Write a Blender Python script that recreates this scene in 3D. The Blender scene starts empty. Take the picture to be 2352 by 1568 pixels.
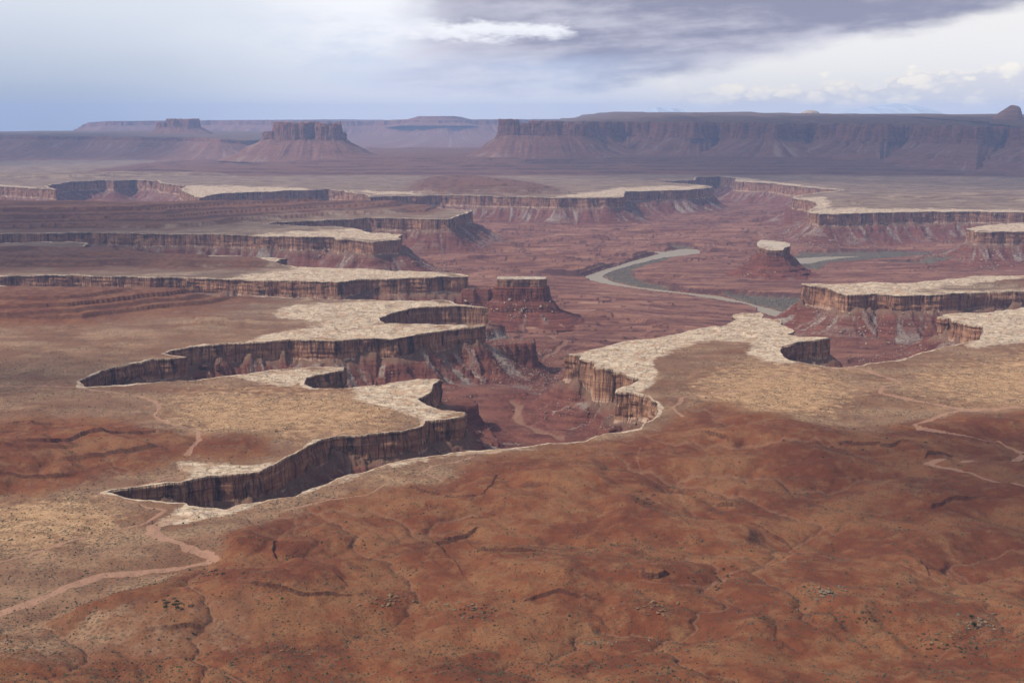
import bpy, math, random
import numpy as np
from mathutils import Vector, Matrix, kdtree

R = math.radians
rng = np.random.default_rng(7)
random.seed(7)
scene = bpy.context.scene
col = scene.collection

# ------------------------------------------------------------------ camera
CAM_Z = 400.0
FP, CX, CY = 3000.0, 1176.0, 784.0          # focal length and centre, in units of a 2352 px wide picture
PITCH = math.atan((CY - 275.0) / FP)
cam_d = bpy.data.cameras.new("camera")
cam = bpy.data.objects.new("camera", cam_d)
col.objects.link(cam)
cam.location = (0, 0, CAM_Z)
cam.rotation_euler = (math.pi / 2 - PITCH, 0, 0)
cam_d.sensor_width = 36.0
cam_d.lens = 36.0 * FP / 2352.0
cam_d.clip_start = 5.0
cam_d.clip_end = 250000.0
scene.camera = cam

# ------------------------------------------------------------------ exposure
vs = scene.view_settings
vs.view_transform = 'Standard'
vs.look = 'None'
vs.gamma = 1.0
vs.use_curve_mapping = False
vs.exposure = 0.14
scene.cycles.max_bounces = 5
scene.cycles.diffuse_bounces = 2
scene.cycles.volume_bounces = 1
scene.cycles.use_denoising = True
scene.cycles.denoising_prefilter = "ACCURATE"
scene.cycles.denoising_input_passes = "RGB_ALBEDO_NORMAL"

# ------------------------------------------------------------------ node helper
class NG:
    def __init__(self, tree):
        self.t = tree
        tree.nodes.clear()
    def node(self, typ, ins=None, **props):
        n = self.t.nodes.new(typ)
        for k, v in props.items():
            setattr(n, k, v)
        for k, v in (ins or {}).items():
            self.put(n.inputs[k], v)
        return n
    def put(self, sock, v):
        if isinstance(v, bpy.types.NodeSocket):
            self.t.links.new(v, sock)
        elif isinstance(v, (tuple, list)):
            if sock.type == 'RGBA' and len(v) == 3:
                v = (*v, 1.0)
            sock.default_value = v
        else:
            sock.default_value = v
    def m(self, op, a, b=0.0, c=0.0, clamp=False):
        n = self.node('ShaderNodeMath', {0: a, 1: b, 2: c}, operation=op)
        n.use_clamp = clamp
        return n.outputs[0]
    def add(self, a, b): return self.m('ADD', a, b)
    def sub(self, a, b): return self.m('SUBTRACT', a, b)
    def mul(self, a, b): return self.m('MULTIPLY', a, b)
    def mx(self, a, b): return self.m('MAXIMUM', a, b)
    def mn(self, a, b): return self.m('MINIMUM', a, b)
    def inv(self, a): return self.m('SUBTRACT', 1.0, a)
    def ss(self, v, lo, hi, a=0.0, b=1.0):
        n = self.node('ShaderNodeMapRange', {'Value': v, 'From Min': lo, 'From Max': hi, 'To Min': a, 'To Max': b},
                      interpolation_type='SMOOTHSTEP')
        return n.outputs[0]
    def lin(self, v, lo, hi, a=0.0, b=1.0):
        n = self.node('ShaderNodeMapRange', {'Value': v, 'From Min': lo, 'From Max': hi, 'To Min': a, 'To Max': b})
        return n.outputs[0]
    def mix(self, f, a, b, mode='MIX'):
        n = self.node('ShaderNodeMix', data_type='RGBA', blend_type=mode)
        self.put(n.inputs[0], f); self.put(n.inputs[6], a); self.put(n.inputs[7], b)
        return n.outputs[2]
    def noise(self, vec, scale, detail=3.0, rough=0.55, dist=0.0):
        n = self.node('ShaderNodeTexNoise', {'Scale': scale, 'Detail': detail, 'Roughness': rough, 'Distortion': dist})
        if vec is not None: self.put(n.inputs['Vector'], vec)
        return n.outputs['Fac']
    def vor(self, vec, scale, feature='F1', out='Distance', rand=1.0):
        n = self.node('ShaderNodeTexVoronoi', {'Vector': vec, 'Scale': scale, 'Randomness': rand}, feature=feature)
        return n.outputs[out]
    def attr(self, name):
        return self.node('ShaderNodeAttribute', attribute_name=name).outputs['Fac']
    def xyz(self, x, y, z):
        return self.node('ShaderNodeCombineXYZ', {0: x, 1: y, 2: z}).outputs[0]
    def sep(self, v):
        return self.node('ShaderNodeSeparateXYZ', {0: v}).outputs
    def pos(self):
        return self.node('ShaderNodeNewGeometry').outputs['Position']
    def vmul(self, v, s):
        return self.node('ShaderNodeVectorMath', {0: v, 1: s}, operation='MULTIPLY').outputs[0]
    def bump(self, h, strength=0.5, dist=1.0):
        return self.node('ShaderNodeBump', {'Height': h, 'Strength': strength, 'Distance': dist}).outputs['Normal']

# ------------------------------------------------------------------ sun and sky
SUN_EL, SUN_AZ = R(47), R(-104)               # azimuth from straight ahead (+Y), negative = left
sd = Vector((math.sin(SUN_AZ) * math.cos(SUN_EL), math.cos(SUN_AZ) * math.cos(SUN_EL), math.sin(SUN_EL)))
sun_d = bpy.data.lights.new("sun", 'SUN')
sun_d.energy = 4.8
sun_d.angle = R(3.0)
sun_d.color = (1.0, 0.93, 0.80)
sun = bpy.data.objects.new("sun", sun_d)
col.objects.link(sun)
sun.location = (0, 0, 3000)
sun.rotation_euler = sd.to_track_quat('Z', 'Y').to_euler()

world = bpy.data.worlds.new("World")
scene.world = world
world.use_nodes = True
def build_world():
    g = NG(world.node_tree)
    out = g.node('ShaderNodeOutputWorld')
    sky = g.node('ShaderNodeTexSky', sky_type='NISHITA', sun_disc=False)
    sky.sun_elevation = SUN_EL
    sky.sun_rotation = SUN_AZ
    sky.altitude = 1800
    sky.dust_density = 1.5
    gen = g.node('ShaderNodeTexCoord').outputs['Generated']
    x, y, z = g.sep(gen)
    az = g.m('MULTIPLY', g.m('ARCTAN2', x, y), 180 / math.pi)      # degrees right of straight ahead
    el = g.m('MULTIPLY', g.m('ARCSINE', z), 180 / math.pi)
    def N(sx, sy, scale, detail=5, rough=0.55, off=0.0, dist=0.0):
        return g.noise(g.xyz(g.mul(az, sx), g.mul(el, sy), off), scale, detail, rough, dist)
    base = g.vmul(sky.outputs[0], (0.09, 0.09, 0.09))
    up = g.ss(el, 5, 40)
    deck = g.mix(up, (0.86, 0.89, 0.95, 1), (0.30, 0.33, 0.40, 1))
    n0 = N(0.05, 0.15, 1.0, 1, 0.6, 3.1)
    c = g.mix(g.ss(n0, 0.25, 0.75, 0.75, 0.95), base, deck)
    w1 = g.mul(g.sub(N(0.16, 0.5, 1.0, 4, 0.6, 0.0), 0.5), 2.0)
    w2 = g.mul(g.sub(N(0.45, 1.3, 1.0, 4, 0.62, 9.0), 0.5), 2.0)
    w3 = g.mul(g.sub(N(1.3, 3.2, 1.0, 4, 0.6, 5.0), 0.5), 2.0)
    # soft bright cloud over the left and middle
    blo = g.mul(g.ss(g.add(el, g.mul(w2, 0.5)), 0.6, 3.6), g.ss(g.add(az, g.mul(w1, 3.0)), 6, -2))
    c = g.mix(g.mul(blo, 0.9), c, g.mix(g.ss(g.add(az, g.mul(w1, 3)), -15, -5), (0.77, 0.81, 0.87, 1), (0.97, 0.97, 0.99, 1)))
    # blue grey curtain of rain low on the left
    rain = g.mul(g.ss(g.add(g.add(az, g.mul(el, 0.9)), g.mul(w1, 1.5)), 0.0, -20), g.ss(g.add(el, g.mul(w1, .4)), 6.8, -0.6))
    c = g.mix(rain, c, (0.40, 0.465, 0.555, 1))
    # grey folds in the bright cloud
    tex = g.mul(g.ss(g.add(g.mul(w2, 0.8), g.mul(w1, 0.8)), 0.30, -0.50), g.mul(g.ss(az, -14, -6), g.ss(el, 5.4, 3.6)))
    c = g.mix(g.mul(tex, 0.8), c, (0.68, 0.73, 0.84, 1))
    # lavender veil above the mesas in the middle
    veil = g.mul(g.ss(g.add(el, g.mul(w1, 0.4)), 2.4, 1.0), g.ss(az, -15, -6))
    c = g.mix(g.mul(veil, 0.6), c, (0.80, 0.80, 0.85, 1))
    # cream light low on the right
    rt = g.ss(g.add(az, g.mul(w1, 3)), 2, 11)
    c = g.mix(g.mul(rt, 0.9), c, (0.93, 0.90, 0.85, 1))
    # grey-blue cloud belly in the middle distance
    bel = g.mul(g.ss(g.m('ABSOLUTE', g.sub(g.add(el, g.add(g.mul(w2, 0.5), g.mul(w1, 0.4))), 2.0)), 1.0, 0.2), g.mul(g.ss(g.add(az, g.mul(w1, 4)), -11, -4), g.ss(az, 6, 0)))
    c = g.mix(g.mul(bel, 0.6), c, (0.60, 0.67, 0.82, 1))
    # heaped cumulus low on the right
    vec = g.xyz(g.add(g.mul(az, 0.7), g.mul(w3, 0.3)), g.add(g.mul(el, 1.35), g.mul(w3, 0.3)), 0.0)
    v1 = g.vor(vec, 1.0); v2 = g.vor(vec, 2.7)
    puf = g.add(g.mul(v1, 0.62), g.mul(v2, 0.38))
    topl = g.add(g.add(1.55, g.mul(w1, 0.4)), g.mul(g.sub(0.45, puf), 1.5))
    topl = g.add(topl, g.mul(g.ss(az, 11, 20), 0.75))
    edge = g.sub(topl, el)
    pz = g.mul(g.mul(g.ss(edge, -0.06, 0.16), g.ss(g.add(el, g.mul(w2, 0.25)), 0.3, 0.8)), g.ss(g.add(az, g.mul(w2, 2.0)), 5, 10))
    shade = g.ss(g.add(g.sub(0.60, puf), g.mul(w3, 0.10)), -0.02, 0.32)
    shade = g.mx(shade, g.mul(g.ss(edge, 0.35, 0.05), 0.8))
    cum = g.mix(shade, (0.76, 0.75, 0.77, 1), (1.08, 1.0, 0.85, 1))
    c = g.mix(g.mul(pz, 0.85), c, cum)
    lowb = g.mul(g.ss(g.add(el, g.mul(w2, 0.3)), 1.0, 0.2), g.ss(az, 3, 9))
    c = g.mix(g.mul(lowb, 0.6), c, (0.80, 0.83, 0.89, 1))
    # dark purple-grey cloud band across the upper right, its lower edge rising to the right
    line = g.add(g.add(1.15, g.mul(g.mx(g.sub(az, 3.5), 0.0), 0.188)), g.add(g.mul(w1, 0.45), g.mul(w2, 0.35)))
    up2 = g.sub(el, line)
    wa = g.noise(g.xyz(g.mul(az, 0.11), g.mul(g.sub(el, g.mul(az, 0.05)), 0.75), 7.0), 1.0, 4, 0.55)
    dk = g.mul(g.ss(up2, -0.3, 0.5), g.ss(g.add(g.add(az, g.mul(w2, 1.6)), g.mul(g.ss(el, 3.6, 1.6), 1.5)), -5.6, -2.0))
    th = g.add(g.mul(g.sub(wa, 0.5), 2.6), g.add(g.mul(w2, 0.45), g.mul(w3, 0.12)))
    th = g.sub(th, g.mul(g.ss(el, 2.6, 4.6), 0.30))
    dcol = g.mix(g.ss(th, -0.50, 0.40), (0.26, 0.26, 0.36, 1), (0.58, 0.565, 0.645, 1))
    blu = g.mul(g.ss(g.add(az, g.mul(w1, 3)), 9, 2), g.ss(g.add(el, g.mul(w2, 0.4)), 3.1, 2.2))
    dcol = g.mix(g.mul(blu, 0.85), dcol, g.mix(g.ss(th, -0.4, 0.4), (0.46, 0.53, 0.71, 1), (0.74, 0.78, 0.87, 1)))
    dcol = g.mix(g.mul(g.ss(az, 3, -4), 0.35), dcol, (0.76, 0.73, 0.80, 1))
    c = g.mix(g.mul(dk, 0.96), c, dcol)
    # one bright lit cloud in front of the dark band
    ba = g.add(g.add(g.sub(az, -1.0), g.mul(w2, 1.6)), g.mul(w3, 0.7))
    be = g.add(g.add(g.sub(el, 3.72), g.mul(w2, 0.5)), g.mul(w3, 0.22))
    bc = g.mul(g.ss(g.m('ABSOLUTE', be), 0.52, 0.15), g.mul(g.ss(ba, 3.6, 2.9), g.ss(ba, -5.5, -1.5)))
    c = g.mix(g.mul(bc, 0.85), c, g.mix(g.ss(g.add(be, g.mul(w3, .3)), -0.5, 0.1), (0.86, 0.86, 0.91, 1), (1.03, 1.03, 1.04, 1)))
    bg = g.node('ShaderNodeBackground', {'Color': c, 'Strength': 0.95})
    g.t.links.new(bg.outputs[0], out.inputs[0])
build_world()
world.cycles.sampling_method = 'MANUAL'
world.cycles.sample_map_resolution = 256

# ------------------------------------------------------------------ numpy noise
_P = rng.permutation(256).astype(np.int32)
_P = np.concatenate([_P, _P, _P])
_GX = np.cos(np.linspace(0, 2 * math.pi, 16, endpoint=False)).astype(np.float32)
_GY = np.sin(np.linspace(0, 2 * math.pi, 16, endpoint=False)).astype(np.float32)
_GX = _GX[_P & 15]; _GY = _GY[_P & 15]
def perlin(x, y, seed=0):
    x, y = np.broadcast_arrays(np.asarray(x, float), np.asarray(y, float))
    xi = np.floor(x); yi = np.floor(y)
    fx = (x - xi).astype(np.float32); fy = (y - yi).astype(np.float32)
    xi = xi.astype(np.int32) & 255; yi = (yi.astype(np.int32) + seed * 37) & 255
    u = fx * fx * fx * (fx * (fx * 6 - 15) + 10)
    v = fy * fy * fy * (fy * (fy * 6 - 15) + 10)
    p0 = _P[xi] + yi; p1 = _P[xi + 1] + yi
    a = _GX[p0] * fx + _GY[p0] * fy
    b = _GX[p1] * (fx - 1) + _GY[p1] * fy
    p0 = p0 + 1; p1 = p1 + 1
    c = _GX[p0] * fx + _GY[p0] * (fy - 1)
    d = _GX[p1] * (fx - 1) + _GY[p1] * (fy - 1)
    a += u * (b - a); c += u * (d - c)
    return (a + v * (c - a)) * 1.5
def fbm(x, y, octv=4, seed=0, gain=0.5):
    s = 0; a = 1.0; f = 1.0
    for k in range(octv):
        s = s + a * perlin(x * f + k * 17.3, y * f - k * 9.1, seed + k)
        a *= gain; f *= 2.03
    return s
def ridged(x, y, octv=4, seed=0, gain=0.5):
    s = 0; a = 1.0; f = 1.0
    for k in range(octv):
        s = s + a * (1 - 2 * np.abs(perlin(x * f + k * 11.7, y * f + k * 5.9, seed + k)))
        a *= gain; f *= 2.07
    return s
def sst(v, lo, hi):
    t = np.clip((v - lo) / (hi - lo), 0, 1)
    return t * t * (3 - 2 * t)
def terrace(h, step, sharp=0.18):
    q = h / step; k = np.floor(q); f = q - k
    return step * (k + sst(f, 1 - sharp, 1.0) * 0.82 + f * 0.18)

# ------------------------------------------------------------------ picture -> ground
SP, CP = math.sin(PITCH), math.cos(PITCH)
def ground(px, py, z=0.0):
    cx = (np.asarray(px, float) - CX) / FP; cy = (CY - np.asarray(py, float)) / FP
    dy = CP + cy * SP; dz = cy * CP - SP
    s = (z - CAM_Z) / dz
    return cx * s, dy * s
def picture(X, Y, Z=0.0):
    dz = Z - CAM_Z
    f = Y * CP - dz * SP; u = Y * SP + dz * CP
    return CX + FP * X / f, CY - FP * u / f
def gpts(pts, z=0.0):
    a = np.array(pts, float)
    return np.stack(ground(a[:, 0], a[:, 1], z), 1)
def at(px, py, z):
    x, y = ground(px, py, z)
    return float(x), float(y)

# ------------------------------------------------------------------ traced plan of the rim rock (read on the rim level z = 0)
RIM_MAIN = [(246,1132),(330,1147),(425,1152),(440,1161),(470,1166),(520,1167),(540,1160),(620,1150),(680,1139),(690,1128),(760,1107),(860,1072),(940,1055),
 (1050,1040),(1151,1029),(1253,1018),(1339,1012),(1370,1000),(1472,983),(1489,967),(1507,943),(1512,926),(1486,912),(1445,902),(1421,902),(1438,889),(1471,873),
 (1452,865),(1425,854),(1401,853),(1407,846),(1368,841),(1363,830),(1332,825),(1337,818),(1298,815),(1342,808),(1390,795),(1442,782),(1510,774),(1548,769),(1582,761),(1628,750),
 (1678,745),(1685,732),(1688,721),(1709,718),(1746,718),(1750,730),(1794,733),(1792,744),(1804,749),(1828,759),(1804,766),(1842,771),(1907,776),(1849,783),(1794,793),
 (1792,810),(1808,820),(1828,829),(1876,839),(1924,844),(1965,843),(2010,834),(2057,825),(2102,812),(2157,801),(2228,784),(2254,778),(2256,762),(2249,752),(2211,742),
 (2187,738),(2182,731),(2157,729),(2163,722),(2194,721),(2215,720),(2266,717),(2310,712),(2352,705),(2600,690),(3200,670),
 (3200,488),(2352,488),(2231,486),(2129,486),(2030,488),(1924,491),(1883,492),(1856,488),(1861,481),(1878,471),(1869,462),(1842,459),(1820,454),(1845,447),(1890,441),(1941,437),
 (1890,433),(1848,430),(1804,425),(1767,420),(1719,418),(1688,416),(1691,409),(1651,405),(1599,407),(1596,413),(1548,415),(1493,416),(1600,424),(1640,430),(1579,436),(1548,437),
 (1500,438),(1435,440),(1433,452),(1390,454),(1288,454),(1117,450),(1014,448),(850,452),(840,446),(810,443),(782,437),(752,435),(684,437),(615,440),(547,442),(496,445),(458,454),
 (434,445),(415,435),(427,427),(369,420),(362,415),(308,412),(260,415),(239,414),(171,416),(106,427),(126,435),(85,432),(0,428),(-400,428),(-400,474),(0,474),(300,478),(500,483),(760,480),
 (860,474),(960,474),(1086,484),(1065,491),(1031,503),(980,503),(929,501),(843,501),(804,503),(718,506),(605,513),(649,516),(718,520),(775,520),(833,529),(857,535),(891,535),(922,539),
 (915,550),(857,555),(775,550),(769,544),(684,544),(523,539),(444,537),(342,536),(205,534),(103,536),(0,537),(-400,538),(-400,556),(0,559),(100,554),(202,558),(195,566),(100,572),(300,578),(434,586),
 (560,588),(665,592),(636,598),(640,606),(684,613),(775,616),(843,618),(912,622),(980,624),(1059,629),(1076,635),(960,638),(843,639),(803,644),(775,649),(690,646),(581,643),(513,639),(376,636),
 (273,634),(120,632),(0,633),(-400,633),(-400,655),(0,656),(60,660),(212,667),(320,674),(499,682),(650,681),(775,688),(830,690),(878,690),(966,692),(1014,688),(1049,697),(1118,704),(1076,702),(1000,704),(946,706),
 (912,713),(866,730),(888,741),(946,743),(1014,745),(1117,748),(1100,752),(1045,755),(977,767),(955,769),(912,776),(861,776),(769,783),(649,779),(547,784),(444,795),(393,803),(376,810),(390,815),(429,820),
 (393,824),(355,826),(308,834),(267,842),(239,848),(188,868),(176,873),(202,886),(253,885),(308,881),(444,872),(540,860),(649,849),(752,843),(800,842),(790,850),(721,864),(697,868),(697,881),(721,890),(775,891),
 (878,883),(895,878),(960,870),(1018,872),(994,884),(990,899),(960,917),(987,930),(1014,938),(1067,945),(1064,952),(1014,961),(977,964),(974,978),(953,984),(912,990),(843,998),(804,1000),(767,1004),
 (710,1020),(661,1044),(649,1050),(619,1073),(600,1080),(547,1086),(491,1089),(415,1103),(351,1108),(287,1122),(260,1127)]
ISL_C = [(1845,651),(1863,656),(1900,661),(1924,672),(1948,675),(2013,674),(2054,677),(2109,677),(2200,673),(2283,670),(2352,668),(3200,650),(3200,615),(2352,631),(2293,634),(2231,634),(2163,643),(2095,650),(2026,651),(1924,651),(1876,650)]
ISL_D = [(2220,524),(2242,532),(2276,533),(2352,532),(3200,534),(3200,505),(2352,512),(2300,515),(2249,519)]
ISL_K = [(455,822),(480,819),(515,821),(512,828),(480,829),(458,827)]       # block standing in the canyon mouth

def resample(pts, spacing_k=0.0009, smin=1.3, wob=1.0, seed=0):
    """Closed plan outline with natural joints and notches added."""
    a = gpts(pts)
    out = []
    n = len(a)
    for i in range(n):
        p, q = a[i], a[(i + 1) % n]
        Ym = 0.5 * (p[1] + q[1])
        if abs(0.5 * (p[0] + q[0])) > 0.75 * Ym:
            k = 2
        else:
            k = max(1, int(np.hypot(*(q - p)) / max(smin, spacing_k * Ym)))
        for j in range(k):
            out.append(p + (q - p) * (j / k))
    o = np.array(out)
    s = np.concatenate([[0], np.cumsum(np.hypot(*np.diff(o, axis=0).T))])
    t = np.roll(o, -2, 0) - np.roll(o, 2, 0)
    t /= np.maximum(np.hypot(t[:, 0], t[:, 1]), 1e-6)[:, None]
    nrm = np.stack([t[:, 1], -t[:, 0]], 1)
    amp = wob * np.minimum(1.0, 0.3 + o[:, 1] / 6000.0)
    big = fbm(s / 100, s * 0 + seed, 3, 5) * 13
    joint = np.round(perlin(s / 38, s * 0 + 7.7 + seed, 9) * 3.0) / 3.0 * 4.0
    fine = fbm(s / 11, s * 0 + 3.3 + seed, 3, 2) * 0.9
    o2 = o + nrm * (amp * (big + joint + fine))[:, None]
    return o2

CONT = []   # (points, void_sign): void lies inside (+1) or outside (-1)
for k, (pl, sg) in enumerate([(RIM_MAIN, 1), (ISL_C, -1), (ISL_D, -1)]):
    CONT.append((resample(pl, seed=k * 13.1, wob=(0.5 if pl is ISL_K else 1.0)), sg))

# ------------------------------------------------------------------ the ground grid (rows thin with distance)
NT, T0 = 1240, 0.52
ts = np.linspace(-T0, T0, NT)
Ys = [560.0]
while Ys[-1] < 15500:
    r = Ys[-1]
    Ys.append(r + min(r * r / (400 * 1306) / 1.5, 0.0031 * r))
Ys = np.array(Ys); NR = len(Ys)
Tg, Yg = np.meshgrid(ts, Ys)
Xg = Tg * Yg
print("grid", NT, NR, NT * NR)

def scan_inside(poly):
    """even-odd fill of the grid by a plan polygon, in (t, Y)"""
    tp = poly[:, 0] / poly[:, 1]; yp = poly[:, 1]
    tq = np.roll(tp, -1); yq = np.roll(yp, -1)
    xp_, xq_ = poly[:, 0], np.roll(poly[:, 0], -1)
    par = np.zeros((NR, NT + 1), np.int32)
    lo = np.minimum(yp, yq); hi = np.maximum(yp, yq)
    r0 = np.searchsorted(Ys, lo, 'right'); r1 = np.searchsorted(Ys, hi, 'right')
    for e in np.nonzero(r1 > r0)[0]:
        rr = np.arange(r0[e], r1[e])
        f = (Ys[rr] - yp[e]) / (yq[e] - yp[e])
        tt = (xp_[e] + (xq_[e] - xp_[e]) * f) / Ys[rr]
        c = np.searchsorted(ts, tt)
        np.add.at(par, (rr, c), 1)
    return (np.cumsum(par, 1)[:, :NT] & 1).astype(bool)

void = scan_inside(CONT[0][0])
for pts, sg in CONT[1:]:
    void &= ~scan_inside(pts)

# nearest rim point for every vertex
allp = np.concatenate([c[0] for c in CONT])
starts = np.cumsum([0] + [len(c[0]) for c in CONT])
S_arc = np.concatenate([np.concatenate([[0], np.cumsum(np.hypot(*np.diff(c[0], axis=0).T))]) + 5000.0 * k for k, c in enumerate(CONT)])
kd = kdtree.KDTree(len(allp))
for i, p in enumerate(allp):
    kd.insert((p[0], p[1], 0.0), i)
kd.balance()
dec = 6
ci = np.arange(0, NR, dec); cj = np.arange(0, NT, dec)
cd = np.array([[kd.find((Xg[i, j], Yg[i, j], 0))[2] for j in cj] for i in ci])
fi = np.clip(np.arange(NR) / dec, 0, len(ci) - 1.001); fj = np.clip(np.arange(NT) / dec, 0, len(cj) - 1.001)
i0 = fi.astype(int); j0 = fj.astype(int); wi = (fi - i0)[:, None]; wj = (fj - j0)[None, :]
D = (cd[i0][:, j0] * (1 - wi) * (1 - wj) + cd[i0 + 1][:, j0] * wi * (1 - wj) + cd[i0][:, j0 + 1] * (1 - wi) * wj + cd[i0 + 1][:, j0 + 1] * wi * wj)
I = np.zeros((NR, NT), np.int64)
cellr = np.gradient(Ys)[:, None] * np.ones((1, NT))
near = (void & (D < 320)) | (~void & (D < 3.5 * np.maximum(cellr, 6)))
idx = np.argwhere(near)
for i, j in idx:
    c, k, d = kd.find((Xg[i, j], Yg[i, j], 0))
    D[i, j] = d; I[i, j] = k
S = np.where(near, S_arc[I], 0.0)
print("near", len(idx))

# ------------------------------------------------------------------ masks traced in the picture, projected on the ground
PXg, PYg = picture(Xg, Yg, 0.0)
warp1 = fbm(Xg / 60, Yg / 60, 4, 21); warp2 = fbm(Xg / 60 + 40, Yg / 60, 4, 22)
def inside_px(poly, wx=8.0, wy=3.0):
    P = np.array(poly, float)
    b = (PXg > P[:, 0].min() - 30) & (PXg < P[:, 0].max() + 30) & (PYg > P[:, 1].min() - 15) & (PYg < P[:, 1].max() + 15)
    res = np.zeros((NR, NT), bool)
    x = PXg[b] + warp1[b] * wx; y = PYg[b] + warp2[b] * wy
    ins = np.zeros(len(x), bool)
    for k in range(len(P)):
        x1, y1 = P[k]; x2, y2 = P[(k + 1) % len(P)]
        if y1 == y2: continue
        c = ((y1 > y) != (y2 > y)) & (x < (x2 - x1) * (y - y1) / (y2 - y1) + x1)
        ins ^= c
    res[b] = ins
    return res
def blur(a, n):
    a = a.astype(float)
    for ax in (0, 1):
        for _ in range(2):
            c = np.cumsum(np.concatenate([np.repeat(a.take([0], ax), n + 1, ax), a, np.repeat(a.take([-1], ax), n, ax)], ax), ax)
            L = a.shape[ax]
            hi = np.take(c, np.arange(2 * n + 1, 2 * n + 1 + L), ax); lo = np.take(c, np.arange(0, L), ax)
            a = (hi - lo) / (2 * n + 1)
    return a
warpL1 = fbm(Xg / 600, Yg / 700, 3, 24); warpL2 = fbm(Xg / 600 + 30, Yg / 700, 3, 25)
def plan_poly_dist(pts, wob=25.0):
    """signed distance (positive inside) to a traced plan polygon, only near it"""
    P = gpts(pts)
    m = 250.0
    b = (Xg > P[:, 0].min() - m) & (Xg < P[:, 0].max() + m) & (Yg > P[:, 1].min() - m) & (Yg < P[:, 1].max() + m)
    wa_, wb_ = (warpL1, warpL2) if wob >= 25 else (warp1, warp2)
    x = Xg[b] + wob * wa_[b]; y = Yg[b] + wob * wb_[b]
    dd = np.full(len(x), 1e9); ins = np.zeros(len(x), bool)
    for k in range(len(P)):
        p, q = P[k], P[(k + 1) % len(P)]
        v = q - p; L2 = max((v * v).sum(), 1e-6)
        t = np.clip(((x - p[0]) * v[0] + (y - p[1]) * v[1]) / L2, 0, 1)
        dd = np.minimum(dd, (x - p[0] - t * v[0]) ** 2 + (y - p[1] - t * v[1]) ** 2)
        if p[1] != q[1]:
            c = ((p[1] > y) != (q[1] > y)) & (x < v[0] * (y - p[1]) / v[1] + p[0])
            ins ^= c
    out = np.full((NR, NT), -1e3)
    out[b] = np.sqrt(dd) * np.where(ins, 1, -1)
    return out
def line_dist(pts, z=0.0, m=60.0, wob=0.0):
    P = gpts(pts, z)
    out = np.full((NR, NT), 1e4); side = np.zeros((NR, NT)); arc = np.zeros((NR, NT))
    L = np.concatenate([[0], np.cumsum(np.hypot(*np.diff(P, axis=0).T))])
    for k in range(len(P) - 1):
        p, q = P[k], P[k + 1]
        r0 = np.searchsorted(Ys, min(p[1], q[1]) - m); r1 = np.searchsorted(Ys, max(p[1], q[1]) + m)
        if r1 <= r0: continue
        x = Xg[r0:r1] + wob * warp1[r0:r1]; y = Yg[r0:r1] + wob * warp2[r0:r1]
        v = q - p; L2 = max((v * v).sum(), 1e-6)
        t = np.clip(((x - p[0]) * v[0] + (y - p[1]) * v[1]) / L2, 0, 1)
        d = np.hypot(x - p[0] - t * v[0], y - p[1] - t * v[1])
        sub = out[r0:r1]; u = d < sub
        sub[u] = d[u]
        side[r0:r1][u] = np.sign(v[0] * (y - p[1]) - v[1] * (x - p[0]))[u]
        arc[r0:r1][u] = (L[k] + t * math.sqrt(L2))[u] / L[-1]
    return out, side, arc

RED = [
 [(-500,1700),(-500,1480),(0,1450),(180,1420),(330,1365),(440,1330),(500,1305),(520,1240),(600,1195),(680,1170),(760,1145),(900,1112),(960,1115),(1040,1090),(1060,1066),(1130,1050),(1250,1028),(1350,1012),(1440,1000),(1530,980),(1560,950),(1610,935),(1640,912),(1700,935),(1790,960),(1860,985),(1960,990),(2080,975),(2130,945),(2230,950),(2330,945),(2900,935),(2900,1700)],
 [(-500,1000),(0,978),(180,955),(330,985),(440,1008),(520,1000),(640,1008),(640,1040),(540,1050),(430,1058),(330,1075),(260,1095),(180,1110),(100,1130),(-500,1150)],
 [(-500,655),(0,668),(300,664),(500,668),(760,660),(840,686),(700,690),(560,700),(420,715),(330,730),(230,745),(120,752),(-500,760)],
 [(400,735),(470,728),(560,740),(620,750),(500,754),(420,748)],
 [(-500,572),(0,573),(300,576),(420,583),(640,598),(690,608),(670,622),(520,620),(300,622),(-500,628)],
 [(-500,455),(0,456),(300,460),(430,472),(700,468),(1000,462),(1050,480),(1000,494),(850,492),(700,500),(560,510),(500,520),(300,530),(-500,534)],
 [(920,440),(960,408),(1120,404),(1260,425),(1330,446),(1000,447)],
 [(2170,658),(2260,650),(2340,636),(2900,630),(2900,662),(2300,664)],
]
TAN_IN_RED = [
 [(1690,990),(1780,985),(1870,995),(1860,1015),(1750,1005)],[(1870,1030),(1960,1018),(2080,1020),(2100,1030),(2000,1045),(1900,1045)],
 [(2140,1065),(2230,1065),(2340,1040),(2352,1150),(2200,1130)],[(1500,1090),(1600,1080),(1660,1110),(1620,1140),(1530,1140)],
 [(-100,1440),(200,1440),(420,1400),(640,1420),(800,1500),(500,1540),(-100,1600)],
]
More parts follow.
